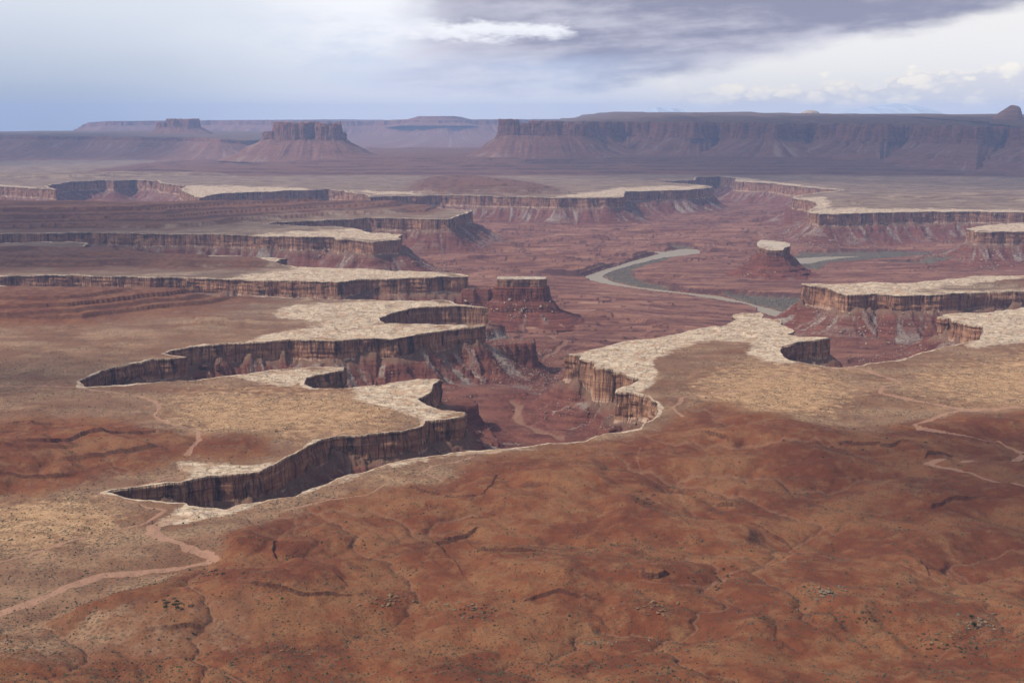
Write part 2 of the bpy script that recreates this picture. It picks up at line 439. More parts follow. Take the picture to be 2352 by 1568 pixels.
WHITE = [
 [(1298,815),(1590,755),(1690,718),(1750,718),(1830,760),(1907,776),(1850,786),(1795,795),(1700,782),(1600,785),(1560,800),(1500,830),(1510,870),(1470,905),(1420,898),(1370,845)],
 [(1795,790),(1720,798),(1740,828),(1840,836)],
 [(1840,648),(2352,628),(2600,622),(2600,640),(2340,645),(2180,655),(2080,668),(2283,668),(2600,664),(2600,680),(2283,674),(2054,680),(1924,675)],
 [(2150,720),(2352,704),(2600,700),(2600,780),(2352,788),(2200,800),(2228,786),(2262,762),(2187,736)],
 [(380,806),(550,782),(650,765),(840,722),(700,740),(620,722),(640,706),(830,692),(966,690),(1122,703),(912,716),(862,730),(890,741),(1122,746),(977,770),(861,778),(649,782)],
 [(700,885),(800,892),(895,876),(1022,870),(995,899),(960,918),(1072,945),(977,968),(935,950),(860,932),(780,912),(840,903)],
 [(500,866),(805,840),(700,868),(697,884),(600,878)],
 [(380,1066),(600,1064),(652,1048),(600,1083),(415,1104),(440,1088)],
 [(640,618),(775,613),(1080,632),(1076,638),(775,652),(513,641),(560,632)],
 [(-500,652),(0,655),(215,666),(100,667),(-500,664)],
 [(430,586),(670,590),(636,600)],
 [(600,535),(690,530),(833,527),(925,538),(915,553),(769,547),(560,541)],
 [(425,426),(560,428),(720,432),(700,438),(547,444),(496,447),(458,456),(432,446)],
 [(1437,452),(1250,454),(1340,444),(1420,432),(1520,426),(1640,428),(1560,438),(1440,442)],
 [(1850,490),(1900,478),(2100,480),(2352,482),(2600,484),(2600,490),(2352,490),(1900,495)],
 [(1815,455),(1890,452),(1910,468),(1880,484),(1870,470)],
 [(1640,405),(1700,408),(1860,428),(1945,436),(1890,442),(1850,433),(1700,420)],
 [(2215,524),(2249,518),(2600,505),(2600,536),(2276,534)],
 [(780,437),(880,446),(1100,449),(1000,447),(900,440)],
 [(-500,424),(0,424),(126,434),(85,434),(-500,431)],
 [(670,1140),(700,1128),(800,1095),(900,1062),(1050,1038),(1200,1024),(1280,1020),(1130,1036),(1000,1051),(880,1075),(780,1110)],
 [(430,1160),(520,1160),(620,1150),(560,1175),(480,1190),(400,1200),(350,1208),(380,1190)],
]
red = np.zeros((NR, NT), bool)
for p in RED: red |= inside_px(p, 45, 13)
tin = np.zeros((NR, NT), bool)
for p in TAN_IN_RED: tin |= inside_px(p, 80, 30)
white = np.zeros((NR, NT), bool)
for p in WHITE: white |= inside_px(p, 10, 3.5)
rimw = 0.5 + 9.0 * np.clip(warp1 + 0.15, 0, 2) ** 1.3 + 0.0008 * Yg
white_f = np.maximum(blur(white, 4), sst(-D, -rimw * 1.7, -rimw * 0.6))
knob_f = blur(inside_px([(440,812),(530,810),(530,835),(440,835)], 0, 0), 1)
white_f *= (1 - knob_f)
red_f = np.clip(blur(red, 14) - 0.45 * blur(tin, 14), 0, 1) * (1 - white_f)

ROADS = [  # (polyline, half width m, strength)
 ([(-100,1435),(0,1412),(90,1385),(170,1350),(230,1325),(300,1318),(400,1308),(490,1300),(480,1285),(430,1262),(380,1240),(348,1220),(352,1205),(385,1195),(440,1185),(500,1172),(545,1162)], 6.0, 1.0),
 ([(-60,1300),(0,1289),(113,1256),(227,1222),(321,1207),(347,1191),(378,1172),(340,1163),(300,1150),(242,1142),(232,1134),(260,1127),(351,1106),(415,1093),(427,1084),(412,1074)], 2.2, 0.75),
 ([(430,1050),(445,1030),(460,1012),(450,995),(400,980),(365,965),(355,955),(365,935),(355,920),(320,910),(270,903),(180,890),(100,887),(0,888)], 2.6, 0.9),
 ([(2700,1160),(2352,1140),(2250,1120),(2190,1095),(2130,1070),(2230,1060),(2330,1050),(2350,1030),(2300,1012),(2200,1005),(2110,992),(2100,978),(2150,955),(2210,940),(2352,937),(2600,935)], 4.0, 1.0),
 ([(2215,938),(2100,922),(2020,905),(2030,890),(2070,880),(2040,865),(1970,845)], 4.0, 0.9),
 ([(1570,960),(1545,938),(1570,915),(1650,905),(1740,880),(1790,862),(1880,850),(1960,845)], 2.6, 0.8),
 ([(1010,1102),(965,1085),(990,1070),(1050,1060),(1090,1050)], 2.2, 0.8),
 ([(640,1175),(760,1145),(840,1135),(880,1115)], 2.0, 0.7),
 ([(1840,1278),(1810,1250),(1700,1210),(1600,1190),(1565,1165),(1550,1130),(1480,1090),(1460,1060),(1470,1030)], 2.0, 0.4),
 ([(1840,1278),(1950,1290),(2100,1330),(2180,1355),(2130,1370)], 1.9, 0.4),
 ([(1840,1280),(1780,1312),(1680,1345),(1620,1370),(1520,1388),(1460,1380)], 1.8, 0.4),
 ([(2352,1460),(2200,1520),(2140,1568)], 2.0, 0.35),
 ([(100,870),(150,862),(147,850)], 2.0, 0.6),
 ([(0,985),(100,950),(240,905)], 1.4, 0.35),
]
road_f = np.zeros((NR, NT)); road_d = np.full((NR, NT), 1e4)
for pl, hw, st in ROADS:
    d, _, _ = line_dist(pl, 0.0, 40.0, 3.0)
    hw2 = hw * (1 + 0.5 * warp2 + 0.35 * fbm(Xg / 18, Yg / 18, 2, 23))
    road_f = np.maximum(road_f, st * (1 - sst(d, hw2 * 0.75, hw2 * 1.35)))
    road_d = np.minimum(road_d, d)
road_f *= (1 - 0.6 * white_f)

SUNLIT_SAND = [[(1530,930),(1560,880),(1640,850),(1800,835),(1950,850),(1960,930),(1870,955),(1780,950),(1650,930)],[(1750,985),(1850,985),(1880,1005),(1790,1012)],
 [(2020,900),(2100,850),(2240,830),(2352,815),(2600,810),(2600,930),(2352,928),(2200,925),(2100,905)],[(300,905),(480,900),(700,900),(900,905),(960,940),(940,985),(800,995),(640,1000),(500,1020),(430,990),(370,960)],
 [(560,740),(690,735),(700,765),(580,765)],[(-300,1170),(60,1165),(230,1150),(330,1170),(300,1210),(160,1250),(0,1265),(-300,1270)],[(700,1130),(900,1075),(1000,1065),(960,1100),(800,1130)],
 [(-300,905),(0,900),(140,905),(120,930),(0,935),(-300,940)],[(270,1090),(380,1075),(430,1080),(360,1100)],[(1420,980),(1500,970),(1520,1000),(1440,1010)],[(600,610),(760,622),(900,628),(880,634),(700,640),(560,636)],
 [(420,1210),(480,1195),(560,1190),(520,1230),(470,1270),(430,1240)]]
sunlit_sand_f = np.zeros((NR, NT), bool)
for p in SUNLIT_SAND: sunlit_sand_f |= inside_px(p, 60, 20)
sunlit_sand_f = 0.8 * blur(sunlit_sand_f, 30) + 0.12  # sunlit spots on the tan flats, kept as a mask of brighter sand

# ------------------------------------------------------------------ heights of the upper ground
edge = sst(D, 4, 90) * (~void)
def rim_z(x, y):
    return fbm(x / 140, y / 140, 3, 31) * 2.2 + 0.9 * fbm(x / 22, y / 30, 3, 32)
Z_top = rim_z(Xg, Yg)
wx = Xg + 38 * fbm(Xg / 150, Yg / 150, 3, 41); wy = Yg + 38 * fbm(Xg / 150 + 9, Yg / 150, 3, 42)
soft = blur(red, 14)
soft = soft * sst(D, 10, 140)
near_amp = soft * (Yg < 2600)
hills = fbm(wx / 250, wy / 250, 3, 43) * 13 + 4.0 * fbm(wx / 95, wy / 95, 3, 44)
hills += 0.35 * fbm(Xg / 16, Yg / 16, 4, 46)
import heapq
def drainage(Zs, rows, q=2):
    """priority flood from the edges, then the area drained through each cell (coarse grid)"""
    z = Zs[:rows:q, ::q]; nr, nc = z.shape
    out = void[:rows:q, ::q]
    zl = (z + 0.35 * fbm(Xg[:rows:q, ::q] / 9, Yg[:rows:q, ::q] / 9, 2, 58)).ravel().tolist()
    n = nr * nc
    done = bytearray(n); par = [-1] * n; order = []
    heap = []
    ov = out.ravel()
    for i in range(nr):
        for j in ((0, nc - 1) if 0 < i < nr - 1 else range(nc)):
            k = i * nc + j
            if not done[k]: done[k] = 1; heapq.heappush(heap, (zl[k], k))
    for k in np.nonzero(ov)[0].tolist():
        if not done[k]: done[k] = 1; heapq.heappush(heap, (zl[k] - 60, k))
    push, pop = heapq.heappush, heapq.heappop
    while heap:
        h, k = pop(heap); order.append(k)
        i, j = divmod(k, nc)
        for di, dj in ((-1, 0), (1, 0), (0, -1), (0, 1), (-1, -1), (-1, 1), (1, -1), (1, 1)):
            a_, b_ = i + di, j + dj
            if 0 <= a_ < nr and 0 <= b_ < nc:
                m = a_ * nc + b_
                if not done[m]:
                    done[m] = 1; par[m] = k
                    push(heap, (zl[m] if zl[m] > h else h + 1e-4, m))
    area = (np.gradient(Ys[:rows:q])[:, None] * (Ys[:rows:q] * (ts[1] - ts[0]) * q)[:, None] * np.ones((1, nc))).ravel().tolist()
    for k in reversed(order):
        p = par[k]
        if p >= 0: area[p] += area[k]
    acc = np.array(area).reshape(nr, nc)
    acc[out] = 1
    full = np.repeat(np.repeat(np.log(acc), q, 0), q, 1)[:rows, :NT]
    res = np.zeros((NR, NT)); res[:full.shape[0], :full.shape[1]] = full
    return res
DR = int(np.searchsorted(Ys, 2500))
climb0 = 34 * sst(Yg, 1300, 700)
LA = drainage(hills + climb0 - 60 * (1 - sst(D, 0, 400)) , DR)
ch = sst(LA, 5.6, 10.5)
c1, c3, c8, c16 = blur(ch, 1), blur(ch, 3), blur(ch, 7), blur(ch, 16)
hills -= 1.6 * c1 + 4.5 * c3 + 7.0 * c8 + 9.0 * c16 - 5.0
gully_f = sst(blur(sst(LA, 7.6, 10.0), 1), 0.10, 0.6)
rill_f = blur(sst(LA, 4.6, 7.0), 1)
# ground climbs towards the foot of the overlook
climb = 34 * sst(Yg, 1300, 700) * (0.7 + 0.5 * fbm(Xg / 260, Yg / 260, 2, 49))
climb += 18 * sst(Yg, 950, 620)
Z_top += near_amp * hills + climb * soft
Z_top += edge * 0.35 * fbm(Xg / 20, Yg / 20, 3, 50)
slab_n = fbm(Xg / 60 + warp1, Yg / 30, 3, 51) * 3.2
slab_e = slab_n - np.floor(slab_n)
Z_top += white_f * 1.5 * (np.floor(slab_n) + sst(slab_e, .86, 1.0)) / 2 * sst(D, 0.0, 12)
slab_f = white_f * sst(slab_e, .80, .88) * sst(D, 2, 10)
# scarps: (line, high side +1 left / -1 right of travel, height, fall length)
SCARPS = [
 ([(748,1188),(800,1202),(850,1222),(880,1240),(900,1246)], -1, 6, 70), ([(1062,1206),(1020,1222),(1008,1238),(1060,1228),(1120,1216)], 1, 6, 60),
 ([(1068,1250),(1010,1262),(1000,1275),(1060,1268)], 1, 5, 50), ([(1160,1270),(1110,1292),(1105,1300),(1180,1308),(1250,1300)], 1, 6, 60),
 ([(700,1300),(690,1330),(740,1352),(800,1388)], -1, 6, 70), ([(1450,1376),(1500,1380),(1540,1368)], 1, 7, 45),
 ([(990,1190),(985,1165),(1010,1150)], -1, 5, 50), ([(640,1250),(620,1270),(660,1310)], -1, 4, 45), ([(1570,1000),(1640,1010),(1680,1030)], 1, 4, 40),
 ([(2120,1066),(2140,1058),(2230,1050)], 1, 5, 40), ([(1880,1038),(1960,1042),(2040,1044),(2105,1030)], 1, 4, 60), ([(0,1040),(120,1030),(220,1010),(350,1000),(470,1005)], 1, 6, 90),
 ([(-100,1110),(0,1100),(90,1098),(200,1090)], 1, 5, 70), ([(0,985),(80,975),(160,970)], 1, 4, 60), ([(1640,1160),(1690,1170),(1700,1185)], 1, 5, 40), ([(2130,1190),(2170,1170),(2250,1160)], 1, 5, 50),
 ([(0,1510),(60,1540),(120,1568)], -1, 5, 50), ([(500,1180),(560,1190),(600,1225)], -1, 3, 40), ([(1690,1200),(1800,1235),(1830,1262)], 1, 3, 40), ([(2010,1245),(2100,1290),(2140,1345)], -1, 6, 70),
 ([(900,1110),(1000,1128),(1080,1150),(1140,1150)], 1, 4, 60), ([(1330,1085),(1420,1100),(1480,1130)], -1, 4, 50),
 ([(1180,1420),(1300,1400),(1400,1420)], 1, 4, 60), ([(560,1400),(700,1420),(820,1400)], 1, 4, 60), ([(1700,1430),(1840,1450),(1960,1500)], -1, 4, 60), ([(300,1500),(460,1480),(600,1520)], 1, 4, 60),
]
fine8 = fbm(Xg / 11, Yg / 11, 3, 55)
zq = (Z_top + 2.0 * warp1 + 0.8 * fine8 + 6.0) / 11.0; fr = zq - np.floor(zq)
lm = sst(fbm(Xg / 170, Yg / 170, 3, 56), 0.22, 0.5) * sst(soft, .5, .9) * (Yg < 2300)
ledge0 = 0.0 * fr
for pl, hs, hgt, fall in SCARPS:
    hgt *= 0.85
    d, side, arc = line_dist(pl, 0.0, 160.0, 6.0)
    d = d + 0.9 * fine8 * side * hs
    tap = sst(arc, 0, 0.25) * (1 - sst(arc, 0.75, 1.0)) * (0.7 + 0.4 * sst(warp2, -0.5, 0.6))
    sg = side * hs * d
    Z_top += hgt * tap * sst(sg, -0.9, 0.9) * np.exp(-np.maximum(sg, 0) / fall) * sst(D, 5, 40)
Z_top -= 1.5 * (1 - sst(road_d, 2.0, 16.0)) * soft
# red benches and hills standing on the rim rock: outline, [(distance inside, height)]
HILLS = [
 ([(-600,534),(0,529),(200,528),(420,527),(500,522),(560,512),(660,505),(900,494),(1010,489),(1038,480),(1000,466),(700,470),(420,474),(300,474),(-600,466)], [(0,0),(70,9),(74,16),(230,26),(236,33),(420,44),(427,54),(600,62)], 45),
 ([(-600,618),(0,617),(300,615),(560,616),(680,617),(690,606),(640,600),(430,588),(415,584),(300,577),(-600,570)], [(0,0),(45,9),(48,15),(120,19),(124,25),(260,33)], 28),
 ([(-600,752),(0,748),(230,744),(330,726),(480,708),(560,693),(700,688),(835,690),(850,682),(760,664),(400,664),(-600,660)], [(0,0),(60,7),(63,12),(130,17),(133,23),(230,33)], 25),
 ([(690,692),(840,688),(845,676),(735,674),(690,680)], [(0,0),(22,12),(24,18),(60,20)], 10),
 ([(420,752),(540,754),(640,752),(560,742),(520,732),(430,734)], [(0,0),(25,6),(27,9),(60,13)], 12),
 ([(700,757),(765,757),(765,750),(705,750)], [(0,0),(8,4),(20,6)], 5),
 ([(920,444),(1000,448),(1200,449),(1330,446),(1250,425),(1120,410),(950,412)], [(0,0),(120,16),(126,26),(330,40),(336,50)], 60),
 ([(2160,660),(2300,664),(2900,660),(2900,640),(2330,642),(2270,650)], [(0,0),(30,6),(40,12),(70,15)], 12),
 ([(1860,470),(1930,474),(2000,472),(1980,464),(1900,463)], [(0,0),(120,16)], 40),
 ([(1900,458),(2352,468),(2900,468),(2900,440),(2200,440)], [(0,0),(160,8),(170,16),(500,26)], 60),
 ([(-600,414),(150,412),(330,408),(480,408),(600,407),(560,400),(-600,400)], [(0,0),(150,14),(156,22),(400,34)], 90),
 ([(-600,1150),(0,1128),(120,1125),(240,1090),(340,1070),(440,1050),(620,1045),(640,1010),(520,1000),(420,1010),(330,985),(180,958),(0,975),(-600,990)], [(0,0),(60,4),(150,13),(156,16),(300,24)], 25),
]
ledge_f = 0.5 * ledge0
hn1 = fbm(Xg / 800, Yg / 600, 4, 61); hn2 = fbm(Xg / 220, Yg / 260, 3, 62)
for pl, prof, wb in HILLS:
    d = plan_poly_dist(pl, wb)
    px, pz = zip(*prof)
    step = 8.0 if pz[-1] > 30 else 5.5
    m = d > 0
    h = np.interp(d[m], px, pz)
    h = h + 0.30 * np.minimum(h, 22) * hn1[m] + 0.8 * hn2[m]
    q = h / step; f = q - np.floor(q)
    hh = step * (np.floor(q) + sst(f, 0.84, 1.0) * 0.72 + f * 0.28)
    fade = sst(D[m], 3, 60) * sst(d[m], 0, 14)
    Z_top[m] += hh * fade
    ledge_f[m] = np.maximum(ledge_f[m], sst(f, np.where(Yg[m] > 3300, 0.60, 0.78), np.where(Yg[m] > 3300, 0.68, 0.86)) * (1 - sst(f, 0.985, 1.0)) * (h > 2) * fade * sst(hn1[m] * .5 + hn2[m] * .8, -0.6, -0.05))
# the broad bench below the far butte and mesa wall
FOOT = [(120,404),(330,396),(500,403),(700,406),(900,404),(1100,404),(1400,403),(1700,404),(2000,404),(2352,407),(3400,410)]
fp = np.concatenate([gpts(FOOT), [(22000, 30000), (-2500, 30000), (-3500, 14500)]])
def plan_dist_xy(P, wob):
    x = Xg + wob * warpL1; y = Yg + wob * warpL2
    far = Yg > 8000
    x = x[far]; y = y[far]
    dd = np.full(len(x), 1e18); ins = np.zeros(len(x), bool)
    for k in range(len(P)):
        p, q = P[k], P[(k + 1) % len(P)]
        v = q - p; L2 = max((v * v).sum(), 1e-6)
        t = np.clip(((x - p[0]) * v[0] + (y - p[1]) * v[1]) / L2, 0, 1)
        dd = np.minimum(dd, (x - p[0] - t * v[0]) ** 2 + (y - p[1] - t * v[1]) ** 2)
        if p[1] != q[1]:
            ins ^= ((p[1] > y) != (q[1] > y)) & (x < v[0] * (y - p[1]) / v[1] + p[0])
    out = np.full((NR, NT), -1e4)
    out[far] = np.sqrt(dd) * np.where(ins, 1, -1)
    return out
d = plan_dist_xy(fp, 120.0)
d = d * (1 + 0.16 * fbm(Xg / 500, Yg / 500, 3, 65)) + 90 * fbm(Xg / 700, Yg / 700, 3, 66)
hb = np.interp(d, [0, 300, 800, 1300, 1850, 2000, 3500], [0, 10, 28, 44, 70, 80, 84])
q = (hb + 3.0 * hn1) / 12.5; f = q - np.floor(q)
hb = 12.5 * (np.floor(q) + sst(f, 0.80, 1.0) * 0.7 + f * 0.3)
Z_top += np.where(d > 0, hb * sst(d, 0, 200), 0)
ledge_f = np.maximum(ledge_f, np.where(d > 100, sst(f, 0.60, 0.70) * (1 - sst(f, 0.985, 1.0)) * sst(fbm(Xg / 420, Yg / 300, 3, 63), -0.35, 0.15), 0))
red_f = np.maximum(red_f, sst(d, -30, 120))

# ------------------------------------------------------------------ heights of the lower ground
def cliff_h(x, y):
    px, py = picture(x, y, 0.0)
    h = 24 + 0.0042 * y + 3.0 * fbm(x / 160, y / 160, 2, 71)
    h = h + 26 * np.exp(-(((px - 1370) / 90.0) ** 2 + ((py - 860) / 50.0) ** 2))
    h = h + 14 * np.exp(-(((px - 1880) / 60.0) ** 2 + ((py - 655) / 18.0) ** 2))
    return h
CH = cliff_h(Xg, Yg)
rib = fbm(S / 34.0, D / 240.0, 3, 73)
ridge = 1 - np.abs(perlin(S / 48.0, D / 400.0, 74)) * 2
dp = np.maximum(D + np.where(near, 18 * rib + 14 * ridge - 9, 0) * sst(D, 2, 45), 0)
g_ = np.interp(dp, [0, 3, 26, 31, 60, 66, 100, 106, 160, 230, 400], [0, 3, 17, 25, 41, 48, 62, 66, 80, 92, 100])
slope_z = -CH - g_
slope_z += np.where(near, 17 * sst(fbm(S / 60.0 + 11, S * 0, 3, 72), 0.0, 0.6) * np.exp(-D / 45.0), 0)
rough = fbm(Xg / 26, Yg / 26, 4, 75)
slope_z += 1.6 * rough * sst(D, 2, 20)
tz = terrace(slope_z + 1.5 * fbm(Xg / 70, Yg / 70, 2, 76), 6.5, 0.22)
talus = np.where(near, sst(fbm(S / 16.0 + 31, D / 300.0, 3, 77), -0.25, 0.3), 0.5)
slope_z = slope_z * talus + tz * (1 - talus)
wfx = Xg + 60 * fbm(Xg / 210, Yg / 210, 3, 78); wfy = Yg + 60 * fbm(Xg / 210 + 5, Yg / 210, 3, 79)
fn = fbm(wfx / 620, wfy / 300, 5, 80, 0.5)
floor_base = -100 - np.clip(0.009 * (Yg - 3000), -6, 24)
fq = fn * 22 / 5.0; ff = fq - np.floor(fq)
fl = floor_base + 5.0 * (np.floor(fq) + sst(ff, 0.84, 1.0) * 0.8 + ff * 0.2) + 0.35 * rough
fledge = sst(ff, 0.78, 0.88) * (1 - sst(ff, 0.985, 1.0)) * sst(rough + warp1, -0.6, 0.2)
bx, by = 860.0, 4440.0
fl = np.minimum(fl, -123 + 0.03 * np.maximum(np.hypot(Xg - bx, Yg - by) - 230, 0) + 0.8 * rough)
fledge = np.where(fl > slope_z, fledge, 0)
Z_low = np.maximum(slope_z, fl) + 1.2 * np.exp(-np.abs(slope_z - fl) / 4)
# second, red rim: spurs and shelves of dark red rock standing out from the foot of the pale rim (traced at their own level)
SPURS = [
 ([(980,800),(1060,786),(1120,779),(1190,776),(1224,777),(1230,784),(1222,788),(1130,794),(1050,806),(990,812)], -44, 46),
 ([(960,735),(1060,738),(1120,738),(1150,740),(1160,748),(1120,756),(1040,758),(960,752)], -44, 44),
 ([(960,925),(1020,914),(1060,911),(1088,913),(1098,926),(1060,940),(1000,945)], -44, 40),
 ([(1050,962),(1110,965),(1150,1015),(1100,1022),(1040,985)], -80, 14),
 ([(1060,655),(1150,656),(1150,663),(1060,666)], -30, 50),
 ([(1296,836),(1340,850),(1420,885),(1430,905),(1380,900),(1310,870),(1292,850)], -46, 36),
 ([(1380,958),(1425,950),(1440,975),(1400,990),(1376,985)], -46, 36),
 ([(1840,690),(1900,680),(1960,690),(1990,705),(1900,715),(1830,712)], -52, 24),
 ([(1190,935),(1240,925),(1420,930),(1420,960),(1260,960),(1190,950)], -88, 8),
 ([(1860,848),(1925,846),(1930,860),(1870,862)], -44, 36),
 ([(1800,478),(1850,466),(1870,478),(1860,492),(1812,490)], -58, 45),
]
def poly_dist_at(poly, z, m=80, wob=6.0):
    P = gpts(poly, z)
    b = (Xg > P[:, 0].min() - m) & (Xg < P[:, 0].max() + m) & (Yg > P[:, 1].min() - m) & (Yg < P[:, 1].max() + m)
    flut = fbm(Xg[b] / 7, Yg[b] / 7, 2, 81)
    x = Xg[b] + wob * warp1[b] + 1.3 * flut; y = Yg[b] + wob * warp2[b] + 1.3 * flut
    dd = np.full(len(x), 1e9); ins = np.zeros(len(x), bool)
    for k in range(len(P)):
        p, q = P[k], P[(k + 1) % len(P)]
        v = q - p; L2 = max((v * v).sum(), 1e-6)
        t = np.clip(((x - p[0]) * v[0] + (y - p[1]) * v[1]) / L2, 0, 1)
        dd = np.minimum(dd, (x - p[0] - t * v[0]) ** 2 + (y - p[1] - t * v[1]) ** 2)
        if p[1] != q[1]:
            ins ^= ((p[1] > y) != (q[1] > y)) & (x < v[0] * (y - p[1]) / v[1] + p[0])
    return b, np.sqrt(dd) * np.where(ins, 1, -1)
spur_f = np.zeros((NR, NT))
for pl, z0, hgt in SPURS:
    b, dd = poly_dist_at(pl, z0)
    top = z0 + 1.0 * rough[b]
    prof = np.where(dd > 0, top - 2.5 * (1 - sst(dd, 0, 4)), z0 - hgt * (0.5 * sst(-dd, 0, 1.5) + 0.5 * sst(-dd, 1.5, 9)) - np.maximum(-dd - 8, 0) * 0.62)
    spur_f[b] = np.maximum(spur_f[b], sst(prof - Z_low[b], -1, 2))
    Z_low[b] = np.maximum(Z_low[b], prof)
# the river and its inner gorge
RIVER = [(1600,572),(1570,571),(1537,576),(1507,584),(1424,608),(1373,624),(1342,635),(1356,644),(1407,655),(1445,660),(1500,668),(1560,674),(1599,680),(1651,688),(1712,698),(1739,706),(1741,716),(1784,728),(1830,745),
 (1860,735),(1790,714),(1743,702),(1719,695),(1685,687),(1651,679),(1599,674),(1527,666),(1459,658),(1424,651),(1400,644),(1382,634),(1407,622),(1459,607),(1520,593),(1579,586),(1620,580)]
RIVER2 = [(1820,593),(1900,589),(1990,588),(1960,591),(1920,595),(1886,600),(1862,606),(1820,606)]
FLOOD = [[(1400,645),(1382,634),(1407,622),(1459,607),(1520,593),(1560,588),(1530,598),(1480,612),(1450,625),(1455,640),(1480,652),(1540,664),(1540,668),(1459,658)],
 [(1651,677),(1743,684),(1850,690),(1900,705),(1900,740),(1830,735),(1787,714),(1719,695)],
 [(1820,590),(1840,584),(2100,580),(2200,578),(2160,590),(1990,600),(1900,604),(1880,625),(1840,622)],
 [(2020,606),(2100,604),(2200,612),(2140,618),(2050,612)],[(1530,572),(1500,570),(1560,568),(1600,572)]]
RZ = -133.0
river_d = np.full((NR, NT), -1e4)
for pl in (RIVER, RIVER2):
    b, dd = poly_dist_at(pl, RZ, 400, 3.0)
    river_d[b] = np.maximum(river_d[b], dd)
flood_f = np.zeros((NR, NT))
for pl in FLOOD:
    b, dd = poly_dist_at(pl, RZ, 400, 8.0)
    flood_f[b] = np.maximum(flood_f[b], sst(dd, -4, 8))
    bank = RZ + 3.5 + np.where(dd > 0, 0, sst(-dd, 0, 14) * 14 + sst(-dd, 16, 26) * 6 + np.maximum(-dd - 26, 0) * 0.12)
    bank = bank + (1 - sst(D[b], 90, 170)) * 80
    Z_low[b] = np.minimum(Z_low[b], bank + 1.2 * rough[b])
gy_ = np.gradient(river_d, axis=0)
near_side = blur((gy_ > 0) & (river_d < 0), 2)
bank = RZ + np.where(river_d > 0, -4, 1.5 + np.where(near_side > .5, sst(-river_d, 2, 260) * 14 + np.maximum(-river_d - 260, 0) * 0.1, sst(-river_d, 6, 16) * 11 + sst(-river_d, 20, 30) * 8 + np.maximum(-river_d - 30, 0) * 0.12))
bank += (1 - sst(D, 90, 170)) * 80
Z_low = np.where(river_d > -500, np.minimum(Z_low, bank + 1.0 * rough), Z_low)
# dry creek beds on the canyon floor
CREEKS = [([(1180,935),(1195,945),(1180,960),(1225,1000),(1250,1018),(1290,1040)], 6.0), ([(1250,820),(1300,790),(1230,760)], 4.0)]
creek_f = np.zeros((NR, NT))
for pl, hw in CREEKS:
    d, _, _ = line_dist(pl, -104.0, 60.0, 6.0)
    creek_f = np.maximum(creek_f, 1 - sst(d, hw * .8, hw * 1.6))
    Z_low -= 3.0 * (1 - sst(d, hw, hw * 2.4))

# ------------------------------------------------------------------ mesh helpers
def mesh_obj(name, verts, faces, mat=None, attrs=None, parent=None, smooth=False, kind=None, label=None, cat=None, group=None):
    """faces: (n,4) or (n,3) int array, or a list of both"""
    me = bpy.data.meshes.new(name)
    fl = faces if isinstance(faces, list) else [faces]
    fl = [np.asarray(f, np.int32) for f in fl if len(f)]
    v = np.asarray(verts, np.float32)
    me.vertices.add(len(v)); me.vertices.foreach_set('co', v.ravel())
    lt = np.concatenate([np.full(len(f), f.shape[1], np.int32) for f in fl])
    lv = np.concatenate([f.ravel() for f in fl])
    me.loops.add(len(lv)); me.loops.foreach_set('vertex_index', lv)
    me.polygons.add(len(lt))
    me.polygons.foreach_set('loop_start', np.concatenate([[0], np.cumsum(lt)[:-1]]).astype(np.int32))
    me.polygons.foreach_set('loop_total', lt)
    me.polygons.foreach_set('use_smooth', np.full(len(lt), smooth, bool))
    me.update(calc_edges=True)
    for k, a in (attrs or {}).items():
        at_ = me.attributes.new(k, 'FLOAT', 'POINT')
        at_.data.foreach_set('value', np.asarray(a, np.float32).ravel())
    if mat: me.materials.append(mat)
    o = bpy.data.objects.new(name, me)
    col.objects.link(o)
    if parent: o.parent = parent
    tag(o, label, cat, group, kind)
    return o
def tag(o, label=None, cat=None, group=None, kind=None):
    if label: o['label'] = label
    if cat: o['category'] = cat
    if group: o['group'] = group
    if kind: o['kind'] = kind
def empty(name, loc, label, cat, group=None):
    o = bpy.data.objects.new(name, None)
    o.location = loc; o.empty_display_size = 10
    col.objects.link(o)
    tag(o, label, cat, group)
    return o
def sheet(keep, X, Y, Z, attrs):
    """grid cells whose flag is set -> compact mesh arrays"""
    vid = np.arange(NR * NT).reshape(NR, NT)
    q = np.stack([vid[:-1, :-1], vid[:-1, 1:], vid[1:, 1:], vid[1:, :-1]], -1)[keep]
    used = np.zeros(NR * NT, bool); used[q.ravel()] = True
    new = np.cumsum(used) - 1
    v = np.stack([X.ravel()[used], Y.ravel()[used], Z.ravel()[used]], 1)
    return v, new[q], {k: a.ravel()[used] for k, a in attrs.items()}

# ------------------------------------------------------------------ materials
def new_mat(name):
    m = bpy.data.materials.new(name)
    m.use_nodes = True
    g = NG(m.node_tree)
    return m, g
def finish(g, colr, normal=None, rough=0.92, spec=0.08, K=1.0):
    if K != 1.0: colr = g.vmul(colr, (K, K, K))
    b = g.node('ShaderNodeBsdfPrincipled', {'Base Color': colr, 'Roughness': rough, 'Specular IOR Level': spec})
    if normal is not None: g.put(b.inputs['Normal'], normal)
    o = g.node('ShaderNodeOutputMaterial')
    g.t.links.new(b.outputs[0], o.inputs[0])

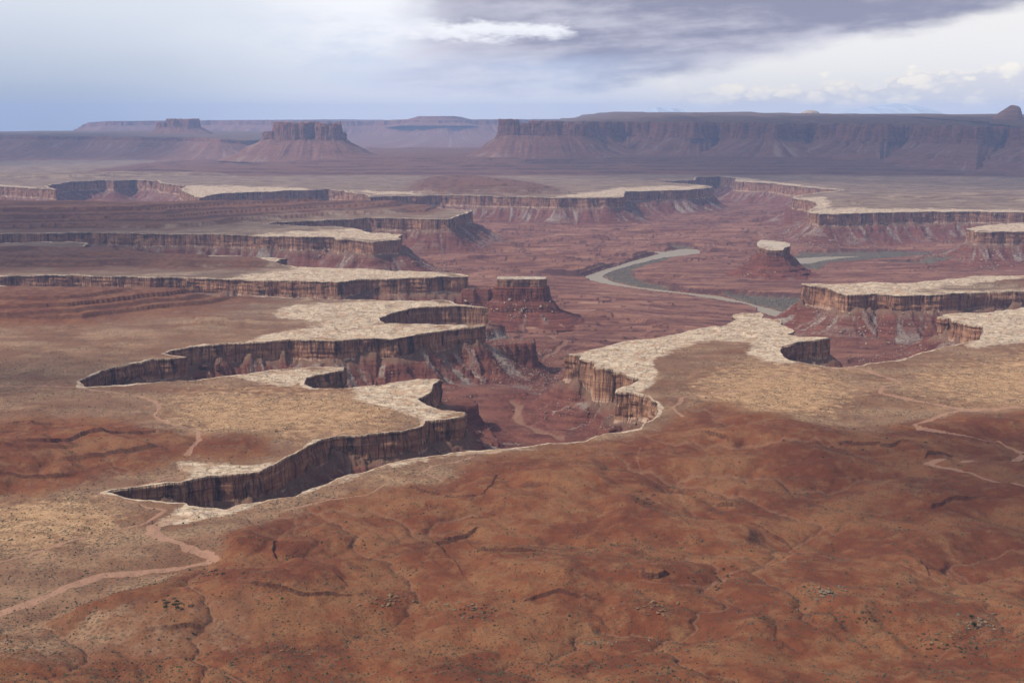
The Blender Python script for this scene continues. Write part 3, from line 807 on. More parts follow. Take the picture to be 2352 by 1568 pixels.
def mat_upper():
    m, g = new_mat("desert_ground")
    p = g.pos()
    n1 = g.noise(p, 0.010, 6, 0.62); n2 = g.noise(p, 0.06, 6, 0.62); n3 = g.noise(p, 0.5, 4, 0.7)
    stretch = g.noise(g.vmul(p, (0.006, 0.02, 0.02)), 1.0, 6, 0.62)
    red = g.mix(g.ss(n1, 0.36, 0.64), (0.104, 0.0300, 0.0125), (0.165, 0.0590, 0.0245))
    red = g.mix(g.ss(n2, 0.45, 0.7, 0, 0.55), red, (0.165, 0.072, 0.034))
    grass = g.mul(g.ss(g.add(g.mul(n1, 0.65), g.mul(n2, 0.45)), 0.51, 0.64), g.ss(n3, 0.38, 0.62, 0.3, 1.0))
    red = g.mix(g.mul(grass, 0.48), red, (0.195, 0.112, 0.052))
    red = g.mix(g.ss(n3, 0.3, 0.5, 0.3, 0), red, (0.040, 0.012, 0.007))
    red = g.mix(g.mul(g.attr("gully"), 0.6), red, (0.235, 0.120, 0.070))
    red = g.mix(g.mul(g.attr("brown"), 0.8), red, g.mix(g.ss(n2, 0.35, 0.65), (0.075, 0.034, 0.024), (0.145, 0.072, 0.048)))
    red = g.mix(g.mul(g.attr("rill"), 0.35), red, (0.060, 0.0185, 0.0095))
    # ledge rock showing where the ground is steep
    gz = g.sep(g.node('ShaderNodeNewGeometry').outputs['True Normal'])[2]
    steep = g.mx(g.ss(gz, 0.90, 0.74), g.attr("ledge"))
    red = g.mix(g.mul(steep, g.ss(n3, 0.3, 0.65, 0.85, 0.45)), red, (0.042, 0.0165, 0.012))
    sunlit_sandy = g.ss(g.add(g.attr("sand"), g.mul(g.sub(n2, 0.5), 1.1)), 0.3, 0.75)
    tan = g.mix(g.ss(stretch, 0.38, 0.62), (0.155, 0.082, 0.049), (0.235, 0.140, 0.083))
    tan = g.mix(g.ss(n1, 0.44, 0.6, 0, 0.6), tan, (0.125, 0.052, 0.027))
    tan = g.mix(sunlit_sandy, tan, g.mix(g.ss(n2, 0.3, 0.7), (0.245, 0.138, 0.070), (0.37, 0.232, 0.130)))  # patches of sunlight painted in as paler, warmer sand
    tan = g.mix(g.mul(g.attr("brown"), 0.75), tan, g.mix(g.ss(stretch, 0.40, 0.62), (0.105, 0.070, 0.052), (0.255, 0.190, 0.140)))
    # low scrub dotted over the tan ground
    dots = g.vor(p, 0.24)
    dens = g.ss(g.add(g.mul(g.noise(p, 0.018, 4, 0.6), 0.6), g.mul(stretch, 0.4)), 0.36, 0.58)
    scrub = g.mul(g.ss(dots, g.lin(dens, 0, 1, 0.10, 0.60), g.lin(dens, 0, 1, 0.02, 0.30)), 0.7)
    tan = g.mix(scrub, tan, (0.075, 0.055, 0.036))
    rf = g.ss(g.add(g.attr("red"), g.add(g.mul(g.sub(n2, 0.5), 1.1), g.mul(g.sub(n1, 0.5), 1.2))), 0.25, 0.75)
    c = g.mix(rf, tan, red)
    # pale rim rock
    warp = g.node('ShaderNodeVectorMath', {0: p, 1: g.vmul(g.node('ShaderNodeTexNoise', {'Vector': p, 'Scale': 0.05, 'Detail': 3.0}).outputs['Color'], (26.0, 26.0, 0.0))}, operation='ADD').outputs[0]
    cr = g.vor(g.vmul(warp, (0.55, 1.0, 1.0)), 0.075, 'DISTANCE_TO_EDGE')
    crack = g.mul(g.ss(g.add(cr, g.mul(g.sub(n3, 0.5), 0.16)), 0.07, 0.0), g.ss(n2, 0.35, 0.6))
    cid = g.sep(g.vor(g.vmul(warp, (0.55, 1.0, 1.0)), 0.075, 'F1', 'Color'))[0]
    wh = g.mix(g.add(g.mul(cid, 0.45), g.mul(n2, 0.5)), (0.38, 0.285, 0.205), (0.58, 0.470, 0.355))
    wh = g.mix(g.ss(n2, 0.5, 0.66, 0, 0.55), wh, (0.30, 0.20, 0.135))
    wh = g.mix(g.ss(n3, 0.45, 0.3, 0, 0.65), wh, (0.20, 0.14, 0.095))
    wh = g.mix(g.mul(crack, 0.25), wh, (0.12, 0.085, 0.058))
    strk = g.noise(g.vmul(p, (0.03, 0.16, 0.1)), 1.0, 6, 0.7)
    wh = g.mix(g.ss(strk, 0.50, 0.60, 0, 0.65), wh, (0.20, 0.138, 0.092))
    strk2 = g.noise(g.vmul(p, (0.10, 0.45, 0.1)), 1.0, 5, 0.7)
    wh = g.mix(g.ss(strk2, 0.54, 0.62, 0, 0.55), wh, (0.12, 0.088, 0.06))
    wh = g.mix(g.mul(g.attr("slab"), 0.6), wh, (0.11, 0.078, 0.053))
    sand_or_sun = g.ss(g.noise(p, 0.03, 5, 0.6), 0.52, 0.62)
    wh = g.mix(g.mul(sand_or_sun, 0.7), wh, (0.32, 0.20, 0.125))
    wf = g.ss(g.add(g.attr("white"), g.add(g.mul(g.sub(n2, 0.5), 1.5), g.mul(g.sub(n1, 0.5), 2.4))), 0.28, 0.70)
    wf = g.mul(wf, g.ss(g.attr("white"), 0.03, 0.30))
    c = g.mix(wf, c, wh)
    c = g.mix(g.mul(g.ss(g.add(g.attr("road"), g.mul(g.sub(n3, 0.5), 0.5)), 0.2, 0.8), 0.75), c, g.mix(n3, (0.23, 0.118, 0.078), (0.34, 0.20, 0.138)))
    b = g.add(g.mul(n3, 0.9), g.mul(n2, 3.5))
    b = g.sub(b, g.mul(g.mul(wf, crack), 1.5))
    finish(g, c, g.bump(b, 0.8, 1.0))
    return m
def rock_layers(g, p, zscale=0.22):
    x, y, z = g.sep(p)
    w = g.noise(p, 0.02, 4, 0.5)
    return g.noise(g.xyz(g.mul(x, 0.012), g.mul(y, 0.012), g.add(g.mul(z, zscale), g.mul(w, 1.6))), 1.0, 4, 0.65)
def mat_lower():
    m, g = new_mat("canyon_slope_rock")
    p = g.pos()
    d = g.attr("rimd"); s = g.attr("rims")
    n2 = g.noise(p, 0.06, 5, 0.6); n3 = g.noise(p, 0.45, 4, 0.65); n1 = g.noise(p, 0.008, 5, 0.6)
    lay = rock_layers(g, p)
    c = g.mix(g.ss(lay, 0.35, 0.65), (0.135, 0.042, 0.033), (0.275, 0.098, 0.068))
    c = g.mix(g.ss(n2, 0.35, 0.7, 0, 0.45), c, (0.30, 0.125, 0.085))
    st = g.noise(g.xyz(g.mul(s, 0.042), g.mul(d, 0.006), 2.0), 1.0, 5, 0.66)
    tal = g.mul(g.mul(g.ss(g.add(st, g.mul(g.sub(n3, .5), 0.25)), 0.50, 0.62), g.ss(d, 4, 16)), g.mul(g.ss(d, 170, 80), g.inv(g.attr("spur"))))
    blk = g.vor(p, 0.22, 'F1', 'Color')
    bs = g.sep(blk)[0]
    tcol = g.mix(bs, (0.24, 0.18, 0.155), (0.54, 0.44, 0.375))
    c = g.mix(g.mul(tal, 0.92), c, tcol)
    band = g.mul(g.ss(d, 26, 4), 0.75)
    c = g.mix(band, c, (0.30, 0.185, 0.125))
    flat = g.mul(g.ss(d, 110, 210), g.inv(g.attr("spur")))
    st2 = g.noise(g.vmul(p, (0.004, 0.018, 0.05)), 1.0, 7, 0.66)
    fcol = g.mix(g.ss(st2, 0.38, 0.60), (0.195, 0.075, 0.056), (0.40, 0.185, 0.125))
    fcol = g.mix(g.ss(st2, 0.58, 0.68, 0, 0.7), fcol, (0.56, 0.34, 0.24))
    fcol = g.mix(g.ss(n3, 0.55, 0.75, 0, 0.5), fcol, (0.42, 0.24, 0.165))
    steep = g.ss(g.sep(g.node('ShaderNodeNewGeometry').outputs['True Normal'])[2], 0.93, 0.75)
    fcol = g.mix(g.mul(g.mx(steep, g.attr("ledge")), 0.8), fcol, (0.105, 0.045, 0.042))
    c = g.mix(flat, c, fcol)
    gr = g.mix(g.ss(n3, 0.35, 0.65), (0.12, 0.105, 0.08), (0.27, 0.225, 0.165))
    c = g.mix(g.mul(g.attr("flood"), 0.85), c, gr)
    c = g.mix(g.mul(g.attr("creek"), 0.7), c, (0.40, 0.22, 0.145))
    b = g.add(g.mul(n3, 1.2), g.add(g.mul(n2, 2.5), g.mul(lay, 2.0)))
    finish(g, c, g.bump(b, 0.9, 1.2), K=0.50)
    return m
def mat_cliff():
    m, g = new_mat("rim_cliff_rock")
    p = g.pos()
    s = g.attr("arc"); v = g.attr("down")
    n2 = g.noise(p, 0.05, 4, 0.6); n3 = g.noise(p, 0.5, 4, 0.65)
    lay = rock_layers(g, p, 0.35)
    c = g.mix(g.ss(n2, 0.3, 0.7), (0.25, 0.115, 0.068), (0.40, 0.215, 0.13))
    hl = g.noise(g.xyz(g.mul(s, 0.01), g.mul(v, 14.0), 3.0), 1.0, 4, 0.7)
    c = g.mix(g.mul(g.ss(hl, 0.56, 0.64), 0.55), c, (0.12, 0.055, 0.038))
    c = g.mix(g.ss(lay, 0.5, 0.72, 0, 0.6), c, (0.46, 0.31, 0.215))
    # dark varnish running down from the rim, in panels between joints
    wv = g.noise(g.xyz(g.mul(s, 0.03), g.mul(v, 1.5), 1.0), 1.0, 3, 0.6)
    pan = g.sep(g.vor(g.xyz(g.add(g.mul(s, 0.030), g.mul(wv, 0.8)), g.add(g.mul(v, 0.9), g.mul(wv, 0.8)), 0.0), 1.0, 'F1', 'Color'))
    st = g.noise(g.xyz(g.mul(s, 0.065), g.mul(v, 0.40), 0.0), 1.0, 6, 0.66)
    big = g.noise(g.xyz(g.mul(s, 0.014), g.mul(v, 0.5), 4.0), 1.0, 3, 0.5)
    reach = g.sub(g.add(g.add(g.mul(big, 1.4), g.mul(st, 0.75)), g.mul(g.sub(pan[0], 0.35), 0.8)), g.mul(v, 0.6))
    var = g.mul(g.ss(reach, 0.95, 1.22), g.ss(st, 0.46, 0.60))
    var = g.mul(var, g.ss(v, 0.97, 0.7))
    c = g.mix(g.mul(pan[1], 0.45), c, (0.17, 0.068, 0.042))
    c = g.mix(g.mul(var, 0.9), c, (0.045, 0.028, 0.027))
    base = g.ss(v, 0.74, 0.90)
    c = g.mix(g.mul(base, 0.7), c, g.mix(g.ss(lay, .4, .6), (0.36, 0.22, 0.165), (0.46, 0.34, 0.26)))
    capc = g.mul(g.ss(g.add(v, g.mul(g.sub(n2, 0.5), 0.12)), 0.085, 0.02), 0.8)
    c = g.mix(capc, c, g.mix(g.ss(n3, .3, .7), (0.27, 0.19, 0.13), (0.48, 0.38, 0.28)))
    crack = g.ss(g.noise(g.xyz(g.mul(s, 0.12), g.mul(v, 0.35), 8.0), 1.0, 3, 0.6), 0.535, 0.5)
    crk = g.mul(crack, g.ss(g.noise(g.xyz(g.mul(s, 0.12), g.mul(v, 0.35), 8.0), 1.0, 3, 0.6), 0.47, 0.5))
    c = g.mix(g.mul(crk, 0.55), c, (0.05, 0.03, 0.025))
    b = g.add(g.mul(n3, 1.2), g.add(g.mul(lay, 2.5), g.mul(crk, -3.0)))
    finish(g, c, g.bump(b, 0.9, 1.0), K=0.88)
    return m
M_UP, M_LOW, M_CLIFF = mat_upper(), mat_lower(), mat_cliff()

# ------------------------------------------------------------------ upper and lower sheets and the cliffs between them
vcell = void[:-1, :-1].astype(int) + void[:-1, 1:] + void[1:, :-1] + void[1:, 1:]
snap = void & near
SX, SY = Xg.copy(), Yg.copy()
touch = np.zeros((NR, NT), bool)
mixc = (vcell > 0) & (vcell < 4)
for a, b in ((0, 0), (0, 1), (1, 0), (1, 1)):
    touch[a:NR - 1 + a, b:NT - 1 + b] |= mixc
sn = touch & void
SX[sn] = allp[I[sn], 0]; SY[sn] = allp[I[sn], 1]
Zt = Z_top.copy()
Zt[sn] = rim_z(SX[sn], SY[sn])
v, q, at_ = sheet(vcell < 4, SX, SY, Zt, {'red': red_f, 'white': white_f, 'road': road_f, 'sand': sunlit_sand_f, 'gully': gully_f, 'ledge': ledge_f, 'rill': rill_f * (D > 5), 'brown': sst(Yg, 2300, 3200), 'slab': slab_f})
mesh_obj("plateau_ground", v, q, M_UP, at_, smooth=True, kind='structure', label="tan and red desert bench cut by the canyons, with pale rim rock")
lowkeep = (vcell > 0) | mixc
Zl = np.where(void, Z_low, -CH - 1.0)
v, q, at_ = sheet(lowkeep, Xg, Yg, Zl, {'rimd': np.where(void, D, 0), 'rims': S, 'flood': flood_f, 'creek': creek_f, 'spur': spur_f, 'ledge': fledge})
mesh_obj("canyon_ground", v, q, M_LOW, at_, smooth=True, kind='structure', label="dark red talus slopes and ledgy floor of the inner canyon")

def cliff_ribbon(pts, sg, arc0):
    n = len(pts)
    s = np.concatenate([[0], np.cumsum(np.hypot(*np.diff(pts, axis=0).T))]) + arc0
    sm = pts
    t = np.roll(sm, -3, 0) - np.roll(sm, 3, 0)
    t /= np.maximum(np.hypot(t[:, 0], t[:, 1]), 1e-6)[:, None]
    nrm = np.stack([t[:, 1], -t[:, 0]], 1)
    area = 0.5 * np.sum(pts[:, 0] * np.roll(pts[:, 1], -1) - np.roll(pts[:, 0], -1) * pts[:, 1])
    nrm *= (1 if area > 0 else -1) * -sg          # towards the void
    H = cliff_h(pts[:, 0], pts[:, 1]) + 9
    zt = rim_z(pts[:, 0], pts[:, 1])
    vs_ = np.array([0, 0.012, 0.035, 0.06, 0.10, 0.16, 0.24, 0.33, 0.42, 0.52, 0.62, 0.72, 0.80, 0.88, 1.0])
    off = np.array([0, 0.5, 0.9, 1.0, 0.2, -0.2, 0.0, 0.2, 0.4, 0.6, 0.7, 0.5, 0.6, 1.8, 4.0])
    rows = []
    mod = 0.35 + 1.0 * sst(perlin(s / 150, s * 0 + 2.2, 95), -0.3, 0.5)
    for k, vv in enumerate(vs_):
        a = sst(vv, 0, 0.1)
        o = off[k] + a * (4.2 * fbm(s / 62, s * 0 + vv * 1.6, 4, 91) * mod + 0.8 * mod * (np.round(perlin(s / 19, s * 0 + vv * 0.9, 92) * 2.5) / 2.5)
                          + 1.5 * perlin(s / 90, vv * 7 + s * 0, 93) + 0.9 * perlin(s / 40, vv * 19 + s * 0, 94))
        p = pts + nrm * o[:, None]
        rows.append(np.stack([p[:, 0], p[:, 1], zt - H * vv + (0.02 if k == 0 else 0)], 1))
    V = np.concatenate(rows)
    m = len(vs_)
    i = np.arange(n); j = (i + 1) % n
    F = []
    for k in range(m - 1):
        F.append(np.stack([k * n + i, k * n + j, (k + 1) * n + j, (k + 1) * n + i], 1))
    F = np.concatenate(F)
    if sg * (1 if area > 0 else -1) > 0:
        F = F[:, ::-1]
    return V, F, {'arc': np.tile(s, m), 'down': np.repeat(vs_, n)}
names = ["canyon_rim_cliff", "mesa_rim_cliff", "mesa_rim_cliff"]
labs = ["long streaked sandstone cliff winding round the canyon rim", "cliff under the pale mesa right of the river bend", "cliff under the flat mesa at the far right edge"]
for (pts, sg), nm, lb, k in zip(CONT, names, labs, range(3)):
    V, F, A = cliff_ribbon(pts, sg, 5000.0 * k)
    mesh_obj(nm, V, F, M_CLIFF, A, smooth=False, kind='structure', label=lb)

# ------------------------------------------------------------------ river water
def mat_water():
    m, g = new_mat("silty_river")
    p = g.pos()
    n = g.noise(g.vmul(p, (0.02, 0.05, 1)), 1.0, 4, 0.6)
    c = g.mix(n, (0.20, 0.165, 0.118), (0.25, 0.21, 0.155))
    finish(g, c, None, 0.4, 0.12)
    return m
M_WATER = mat_water()
def flat_poly(name, pts, z, mat, **kw):
    P = gpts(pts, z)
    import mathutils.geometry as mg
    tri = mg.tessellate_polygon([[Vector((a, b, 0)) for a, b in P]])
    return mesh_obj(name, np.column_stack([P, np.full(len(P), z)]), np.array(tri), mat, **kw)
def grow(pts, dx, dy):
    return pts
flat_poly("river", [(1330,655),(1330,615),(1500,560),(1612,560),(1606,588),(1490,635),(1600,660),(1880,700),(1880,760),(1700,730)], RZ - 1.0, M_WATER, kind='structure', label="silty green-brown river winding across the canyon floor")
flat_poly("river", [(1800,630),(1800,580),(2180,580),(2180,600)], RZ - 1.0, M_WATER, kind='structure', label="short reach of river behind the capped butte")

# ------------------------------------------------------------------ lofted landforms (buttes and mesas)
def mat_far(name, lo, hi, layer=0.12, streak=0.3, dark=(0.06, 0.032, 0.035), pale=0.0, green=0.0):
    m, g = new_mat(name)
    p = g.pos()
    lay = rock_layers(g, p, layer)
    n2 = g.noise(p, 0.03, 5, 0.62); n3 = g.noise(p, 0.2, 4, 0.65)
    s = g.attr("arc"); v = g.attr("down")
    c = g.mix(g.ss(lay, 0.34, 0.66), lo, hi)
    c = g.mix(g.ss(n2, 0.4, 0.7, 0, 0.4), c, tuple(min(1, h * 1.25) for h in hi))
    if streak > 0:
        st = g.noise(g.xyz(g.mul(s, 0.05), g.mul(v, 0.7), 0.0), 1.0, 5, 0.65)
        c = g.mix(g.mul(g.ss(st, 0.5, 0.66), streak), c, dark)
    if pale > 0:
        pn = g.noise(g.xyz(g.mul(s, 0.03), g.mul(v, 1.5), 6.0), 1.0, 4, 0.6)
        c = g.mix(g.mul(g.ss(pn, 0.55, 0.65), pale), c, (0.42, 0.36, 0.30))
    if green > 0:
        c = g.mix(g.mul(g.ss(n3, 0.4, 0.6), green), c, (0.075, 0.075, 0.05))
    finish(g, c, g.bump(g.add(g.mul(n2, 6.0), g.add(g.mul(n3, 2.0), g.mul(lay, 5.0))), 1.0, 1.5), K=0.68)
    return m
M_WALL = mat_far("far_cliff_rock", (0.16, 0.065, 0.045), (0.27, 0.115, 0.075), 0.06, 0.55)
M_APRON = mat_far("far_talus", (0.155, 0.068, 0.048), (0.25, 0.115, 0.078), 0.16, 0.25, (0.10, 0.06, 0.05), 0.35)
M_TOP = mat_far("far_tableland", (0.12, 0.06, 0.045), (0.22, 0.12, 0.085), 0.12, 0.0, green=0.6)
M_PALE = mat_far("pale_sandstone", (0.40, 0.31, 0.24), (0.58, 0.48, 0.38), 0.25, 0.2)
M_HAZE_SNOW = mat_far("snowy_mountain", (0.46, 0.55, 0.68), (0.56, 0.63, 0.74), 0.02, 0.0)  # snow peaks tinted towards the sky, distant haze painted into the colour
M_DOME = mat_far("brown_sandstone", (0.24, 0.12, 0.085), (0.36, 0.2, 0.14), 0.1, 0.15)
M_BLOCK = mat_far("streaked_sandstone", (0.20, 0.085, 0.055), (0.36, 0.19, 0.125), 0.3, 0.85, (0.045, 0.028, 0.027))
M_REDROCK = mat_far("red_ledge_rock", (0.12, 0.038, 0.028), (0.25, 0.085, 0.055), 0.5, 0.3, (0.07, 0.03, 0.028), 0.25)

def dense(pts, step, closed):
    a = np.array(pts, float)
    if closed: a = np.vstack([a, a[:1]])
    out = []
    for p, q in zip(a[:-1], a[1:]):
        k = max(1, int(np.hypot(*(q - p)) / step))
        out += [p + (q - p) * j / k for j in range(k)]
    if not closed: out.append(a[-1])
    return np.array(out)
def smooth_line(a, n, closed):
    if n <= 0: return a
    k = np.ones(2 * n + 1) / (2 * n + 1)
    if closed:
        b = np.vstack([a[-n:], a, a[:n]])
    else:
        b = np.vstack([np.repeat(a[:1], n, 0), a, np.repeat(a[-1:], n, 0)])
    return np.stack([np.convolve(b[:, i], k, 'valid') for i in (0, 1)], 1)
def loft(name, pts, rows, mat, step=10.0, closed=True, cap=False, seed=0.0, base_xy=None, smooth_n=6, round_n=2, parent=None, zf=None, sm=False, tap=None, **kw):
    """rows: (offset outwards, z, noise amplitude, noise length[, z jag]); open outlines run left to right with their outside towards the camera"""
    a = dense(pts, step, closed)
    a = smooth_line(a, round_n, closed)
    s = np.concatenate([[0], np.cumsum(np.hypot(*np.diff(a, axis=0).T))])
    b = smooth_line(a, smooth_n, closed)
    if closed:
        t = np.roll(b, -1, 0) - np.roll(b, 1, 0)
        area = np.sum(a[:, 0] * np.roll(a[:, 1], -1) - np.roll(a[:, 0], -1) * a[:, 1])
        sg = 1 if area > 0 else -1
    else:
        t = np.gradient(b, axis=0); sg = 1
    t /= np.maximum(np.hypot(t[:, 0], t[:, 1]), 1e-6)[:, None]
    nrm = np.stack([t[:, 1], -t[:, 0]], 1) * sg
    V = []
    for k, r in enumerate(rows):
        off, z, na, nl = r[:4]
        zj = r[4] if len(r) > 4 else 0.0
        if isinstance(off, tuple):                 # straight back, away from the viewer
            p = a + np.array([[0.0, off[0]]])
            o = 0
        else:
            o = off + na * (fbm(s / nl + seed, s * 0 + z / (nl * 3.0) + seed, 3, 3) + 0.5 * (np.abs(perlin(s / nl * 2.3 + seed, s * 0 + z / (nl * 4.0), 4)) * 2 - .5))
            p = a + nrm * np.asarray(o)[:, None]
        if isinstance(off, tuple): z = z * (tap(a) if tap else 1)
        zz = z + (zf(a) if zf else 0) + (zj * (np.round(fbm(s / (nl * 0.9) + seed, p[:, 1] / 900, 3, 6) * 3) / 3) if zj else 0)
        V.append(np.stack([p[:, 0], p[:, 1], zz + s * 0], 1))
    n = len(a); m = len(rows)
    V = np.concatenate(V)
    i = np.arange(n if closed else n - 1); j = (i + 1) % n
    F = np.concatenate([np.stack([k * n + i, (k + 1) * n + i, (k + 1) * n + j, k * n + j], 1) for k in range(m - 1)])
    if sg < 0: F = F[:, ::-1]
    zs = np.array([r[1] for r in rows], float)
    A = {'arc': np.tile(s, m), 'down': np.repeat((zs[0] - zs) / max(zs[0] - zs[-1], 1e-3), n)}
    faces = [F]
    if cap:
        V = np.vstack([V, [[a[:, 0].mean(), a[:, 1].mean(), rows[0][1] + (cap if cap is not True else 0) + (float(np.mean(zf(a))) if zf else 0)]]])
        c = len(V) - 1
        T = np.stack([j, np.full(len(i), c), i], 1)
        faces.append(T[:, ::-1] if sg > 0 else T)
        A = {k: np.append(x, 0) for k, x in A.items()}
    return mesh_obj(name, V, faces, mat, A, parent, smooth=sm, **kw)
def pz(y, dist): return CAM_Z - (y - 275.0) * dist / FP
def pxw(x, dist): return ((x - CX) / FP * dist, dist)
def ring(x0, x1, dist, depth, n=28, sq=3.0, jit=0.08, seed=0):
    rr = np.random.default_rng(seed)
    c = 0.5 * (x0 + x1); hw = 0.5 * (x1 - x0) * dist / FP
    out = []
    for k in range(n):
        a = 2 * math.pi * k / n
        ca, sa = math.cos(a), math.sin(a)
        f = (abs(ca) ** sq + abs(sa) ** sq) ** (-1 / sq) * (1 + jit * rr.normal())
        out.append(((c - CX) / FP * dist + hw * ca * f, dist + depth * 0.5 * sa * f))
    return out

# ---- the big castle butte
def far_butte(dist, blocks, apron, label, seed):
    root = empty("butte", (*pxw(0.5 * (apron[0] + apron[1]), dist), pz(apron[2], dist)), label, "butte")
    loc = Vector(root.location)
    objs = []
    for k, (x0, x1, yt, yb, dep, jag) in enumerate(blocks):
        zt, zb = pz(yt, dist), pz(yb, dist)
        H = zt - zb
        o = loft("cliff_block", ring(x0, x1, dist, dep, 36, 3.0, 0.05, seed + k),
             [(-14, zt + 2, 6, 45, jag * .6), (-4, zt - 2, 8, 45, jag), (0, zt - .12 * H, 9, 55), (3, zt - .35 * H, 10, 60), (7, zt - .6 * H, 11, 60), (14, zt - .82 * H, 12, 50), (24, zb, 14, 50), (45, zb - .2 * H, 14, 60)],
             M_WALL, 6.0, True, -jag * 0.3, seed * 3.1 + k, round_n=2)
        objs.append(o)
    x0, x1, yb, xt0, xt1, yt, dep = apron
    zt, zb = pz(yt, dist), pz(yb, dist); H = zt - zb
    grow_ = 0.5 * ((x1 - x0) - (xt1 - xt0)) * dist / FP
    o = loft("talus_apron", ring(xt0, xt1, dist, dep, 40, 2.6, 0.04, seed + 50),
         [(-60, zt + 18, 8, 80), (0, zt, 14, 90), (6, zt - .08 * H, 14, 90), (grow_ * .35, zt - .36 * H, 22, 80), (grow_ * .62, zt - .66 * H, 24, 80), (grow_ * .65, zt - .74 * H, 22, 80), (grow_, zb, 26, 80), (grow_ * 1.5, zb - 40, 30, 120)],
         M_APRON, 9.0, True, 10.0, seed * 1.7, smooth_n=10, round_n=4, sm=True)
    objs.append(o)
    for o in objs:
        o.parent = root
        o.matrix_parent_inverse = Matrix.Translation(-loc)
    return root
far_butte(12000.0, [(612, 645, 303, 326, 200, 22), (638, 728, 282, 326, 330, 14), (732, 788, 285, 326, 300, 26), (786, 800, 306, 326, 160, 20)],
          (535, 866, 356, 604, 806, 322, 420), "castle-shaped red butte with crenellated cliff top and wide talus skirt, the largest on the skyline", 11)
far_butte(17000.0, [(374, 400, 281, 297, 220, 16), (394, 466, 274, 297, 300, 16)],
          (345, 535, 319, 370, 476, 294, 380), "small hazy blue butte with a toothed top behind the left dark mesa", 23)

far_butte(12000.0, [(1146, 1192, 275, 313, 170, 14), (1188, 1224, 284, 315, 150, 16), (1216, 1292, 279, 317, 230, 10), (1286, 1345, 284, 318, 260, 8)],
          (1052, 1370, 349, 1138, 1350, 312, 420), "red promontory butte with a leaning tower at the left end of the long mesa wall", 37)
# ---- long mesas
def mesa(name, path, ytop, cliff, slope, back, foot, label, step, seed, jag=4.0, amp=40.0):
    """path (x, dist); heights read at the rim; back: [(metres behind, rise)]"""
    P = [pxw(x, d) for x, d in path]
    xs = np.array([p[0] / p[1] for p in P])
    zt_ = [pz(np.interp(x, *zip(*ytop)), d) for x, d in path]
    X = np.array([p[0] for p in P])
    def zf(a):
        t = a[:, 0] / a[:, 1]
        xx = t * FP + CX
        return CAM_Z - (np.interp(xx, *zip(*ytop)) - 275.0) * a[:, 1] / FP
    top = loft(name, P, [((b,), r, 0, 260, min(18, r * .3)) for b, r in back] + [(-30, 6, 8, 60), (0, 0, amp * .5, 160, jag)], M_TOP, step, False, seed=seed, zf=zf, round_n=3, sm=True, tap=lambda a: sst(a[:, 0] / a[:, 1] * FP + CX, path[0][0], path[0][0] + 260), kind='structure', label=label)
    c = loft("mesa_cliff", P, [(0, 0, amp * .5, 160, jag)] + [(o, z, amp * .5, 160) for o, z in cliff], M_WALL, step, False, seed=seed, zf=zf, round_n=3, parent=top)
    loft("mesa_slope", P, [(cliff[-1][0] - 4, cliff[-1][1] + 4, amp * .5, 160)] + [(o, z, amp * .9, 190) for o, z in slope] + foot, M_APRON, step, False, seed=seed, zf=zf, round_n=3, smooth_n=30, parent=top, sm=True)
    return top
mesa("mesa", [(1290, 17500), (1270, 14500), (1275, 13200), (1290, 12700), (1340, 12500), (1430, 13000), (1520, 12700), (1590, 12350), (1640, 12600), (1700, 12250),
               (1770, 11950), (1850, 12300), (1925, 11800), (2000, 11500), (2070, 11650), (2150, 10950), (2230, 10600), (2300, 10750), (2352, 10250), (2500, 9900), (2900, 9600)],
     [(1100, 276), (1190, 276), (1300, 281), (1400, 280), (1700, 282), (2000, 286), (2200, 290), (2352, 293), (2900, 298)],
     [(6, -20), (9, -55), (14, -95), (26, -128), (34, -146)], [(120, -190), (235, -228), (242, -248), (400, -282), (408, -294), (600, -320)],
     [(9000, 140), (5000, 120), (2600, 78), (1500, 56), (900, 40), (860, 26), (420, 20), (400, 8), (150, 6)], [(900, -345, 30, 200), (1400, -372, 30, 200)],
     "long dark red mesa wall in cloud shade across the right background", 11.0, 5.0, 10.0, 110.0)
mesa("mesa", [(-500, 15500), (-200, 15000), (20, 14600), (48, 14200), (90, 14000), (220, 14300), (330, 14050), (430, 14200), (520, 13800), (570, 14000), (600, 15200), (640, 17000)],
     [(-500, 312), (48, 311), (300, 314), (480, 316), (560, 322), (620, 335)], [(5, -14), (12, -36)], [(140, -80), (150, -92), (420, -150), (800, -200)],
     [(6000, 10), (2500, 5), (600, 2)], [(1400, -235, 40, 200), (2200, -250, 40, 200)], "low blue mesa under the rain on the far left", 20.0, 9.0)
mesa("mesa", [(-500, 27000), (100, 26500), (170, 25500), (205, 24600), (260, 24200), (500, 24500), (700, 23800), (850, 24200), (1010, 23500), (1130, 23900), (1300, 24500), (1500, 25000)],
     [(-500, 330), (120, 318), (178, 302), (212, 282), (260, 279), (700, 277), (820, 279), (1000, 277), (1500, 275)], [(10, -30), (30, -80)], [(250, -150), (270, -175), (700, -260), (1500, -330)],
     [(8000, 20), (3000, 10), (800, 4)], [(3000, -360, 60, 300), (5000, -380, 60, 300)], "pale blue far mesa along the skyline behind the castle butte", 40.0, 15.0, 3.0, 90.0)
mesa("mesa", [(900, 26500), (930, 24500), (960, 24000), (1010, 23900), (1050, 24000), (1080, 24500), (1110, 26500)],
     [(900, 276), (938, 275), (962, 268), (1048, 268), (1075, 275), (1110, 276)], [(10, -20), (40, -50)], [(200, -90), (400, -110)], [(2500, 0), (600, 0)], [(600, -160, 20, 200)], "flat-topped pale table rising above the far mesa", 40.0, 17.0, 1.0, 30.0)
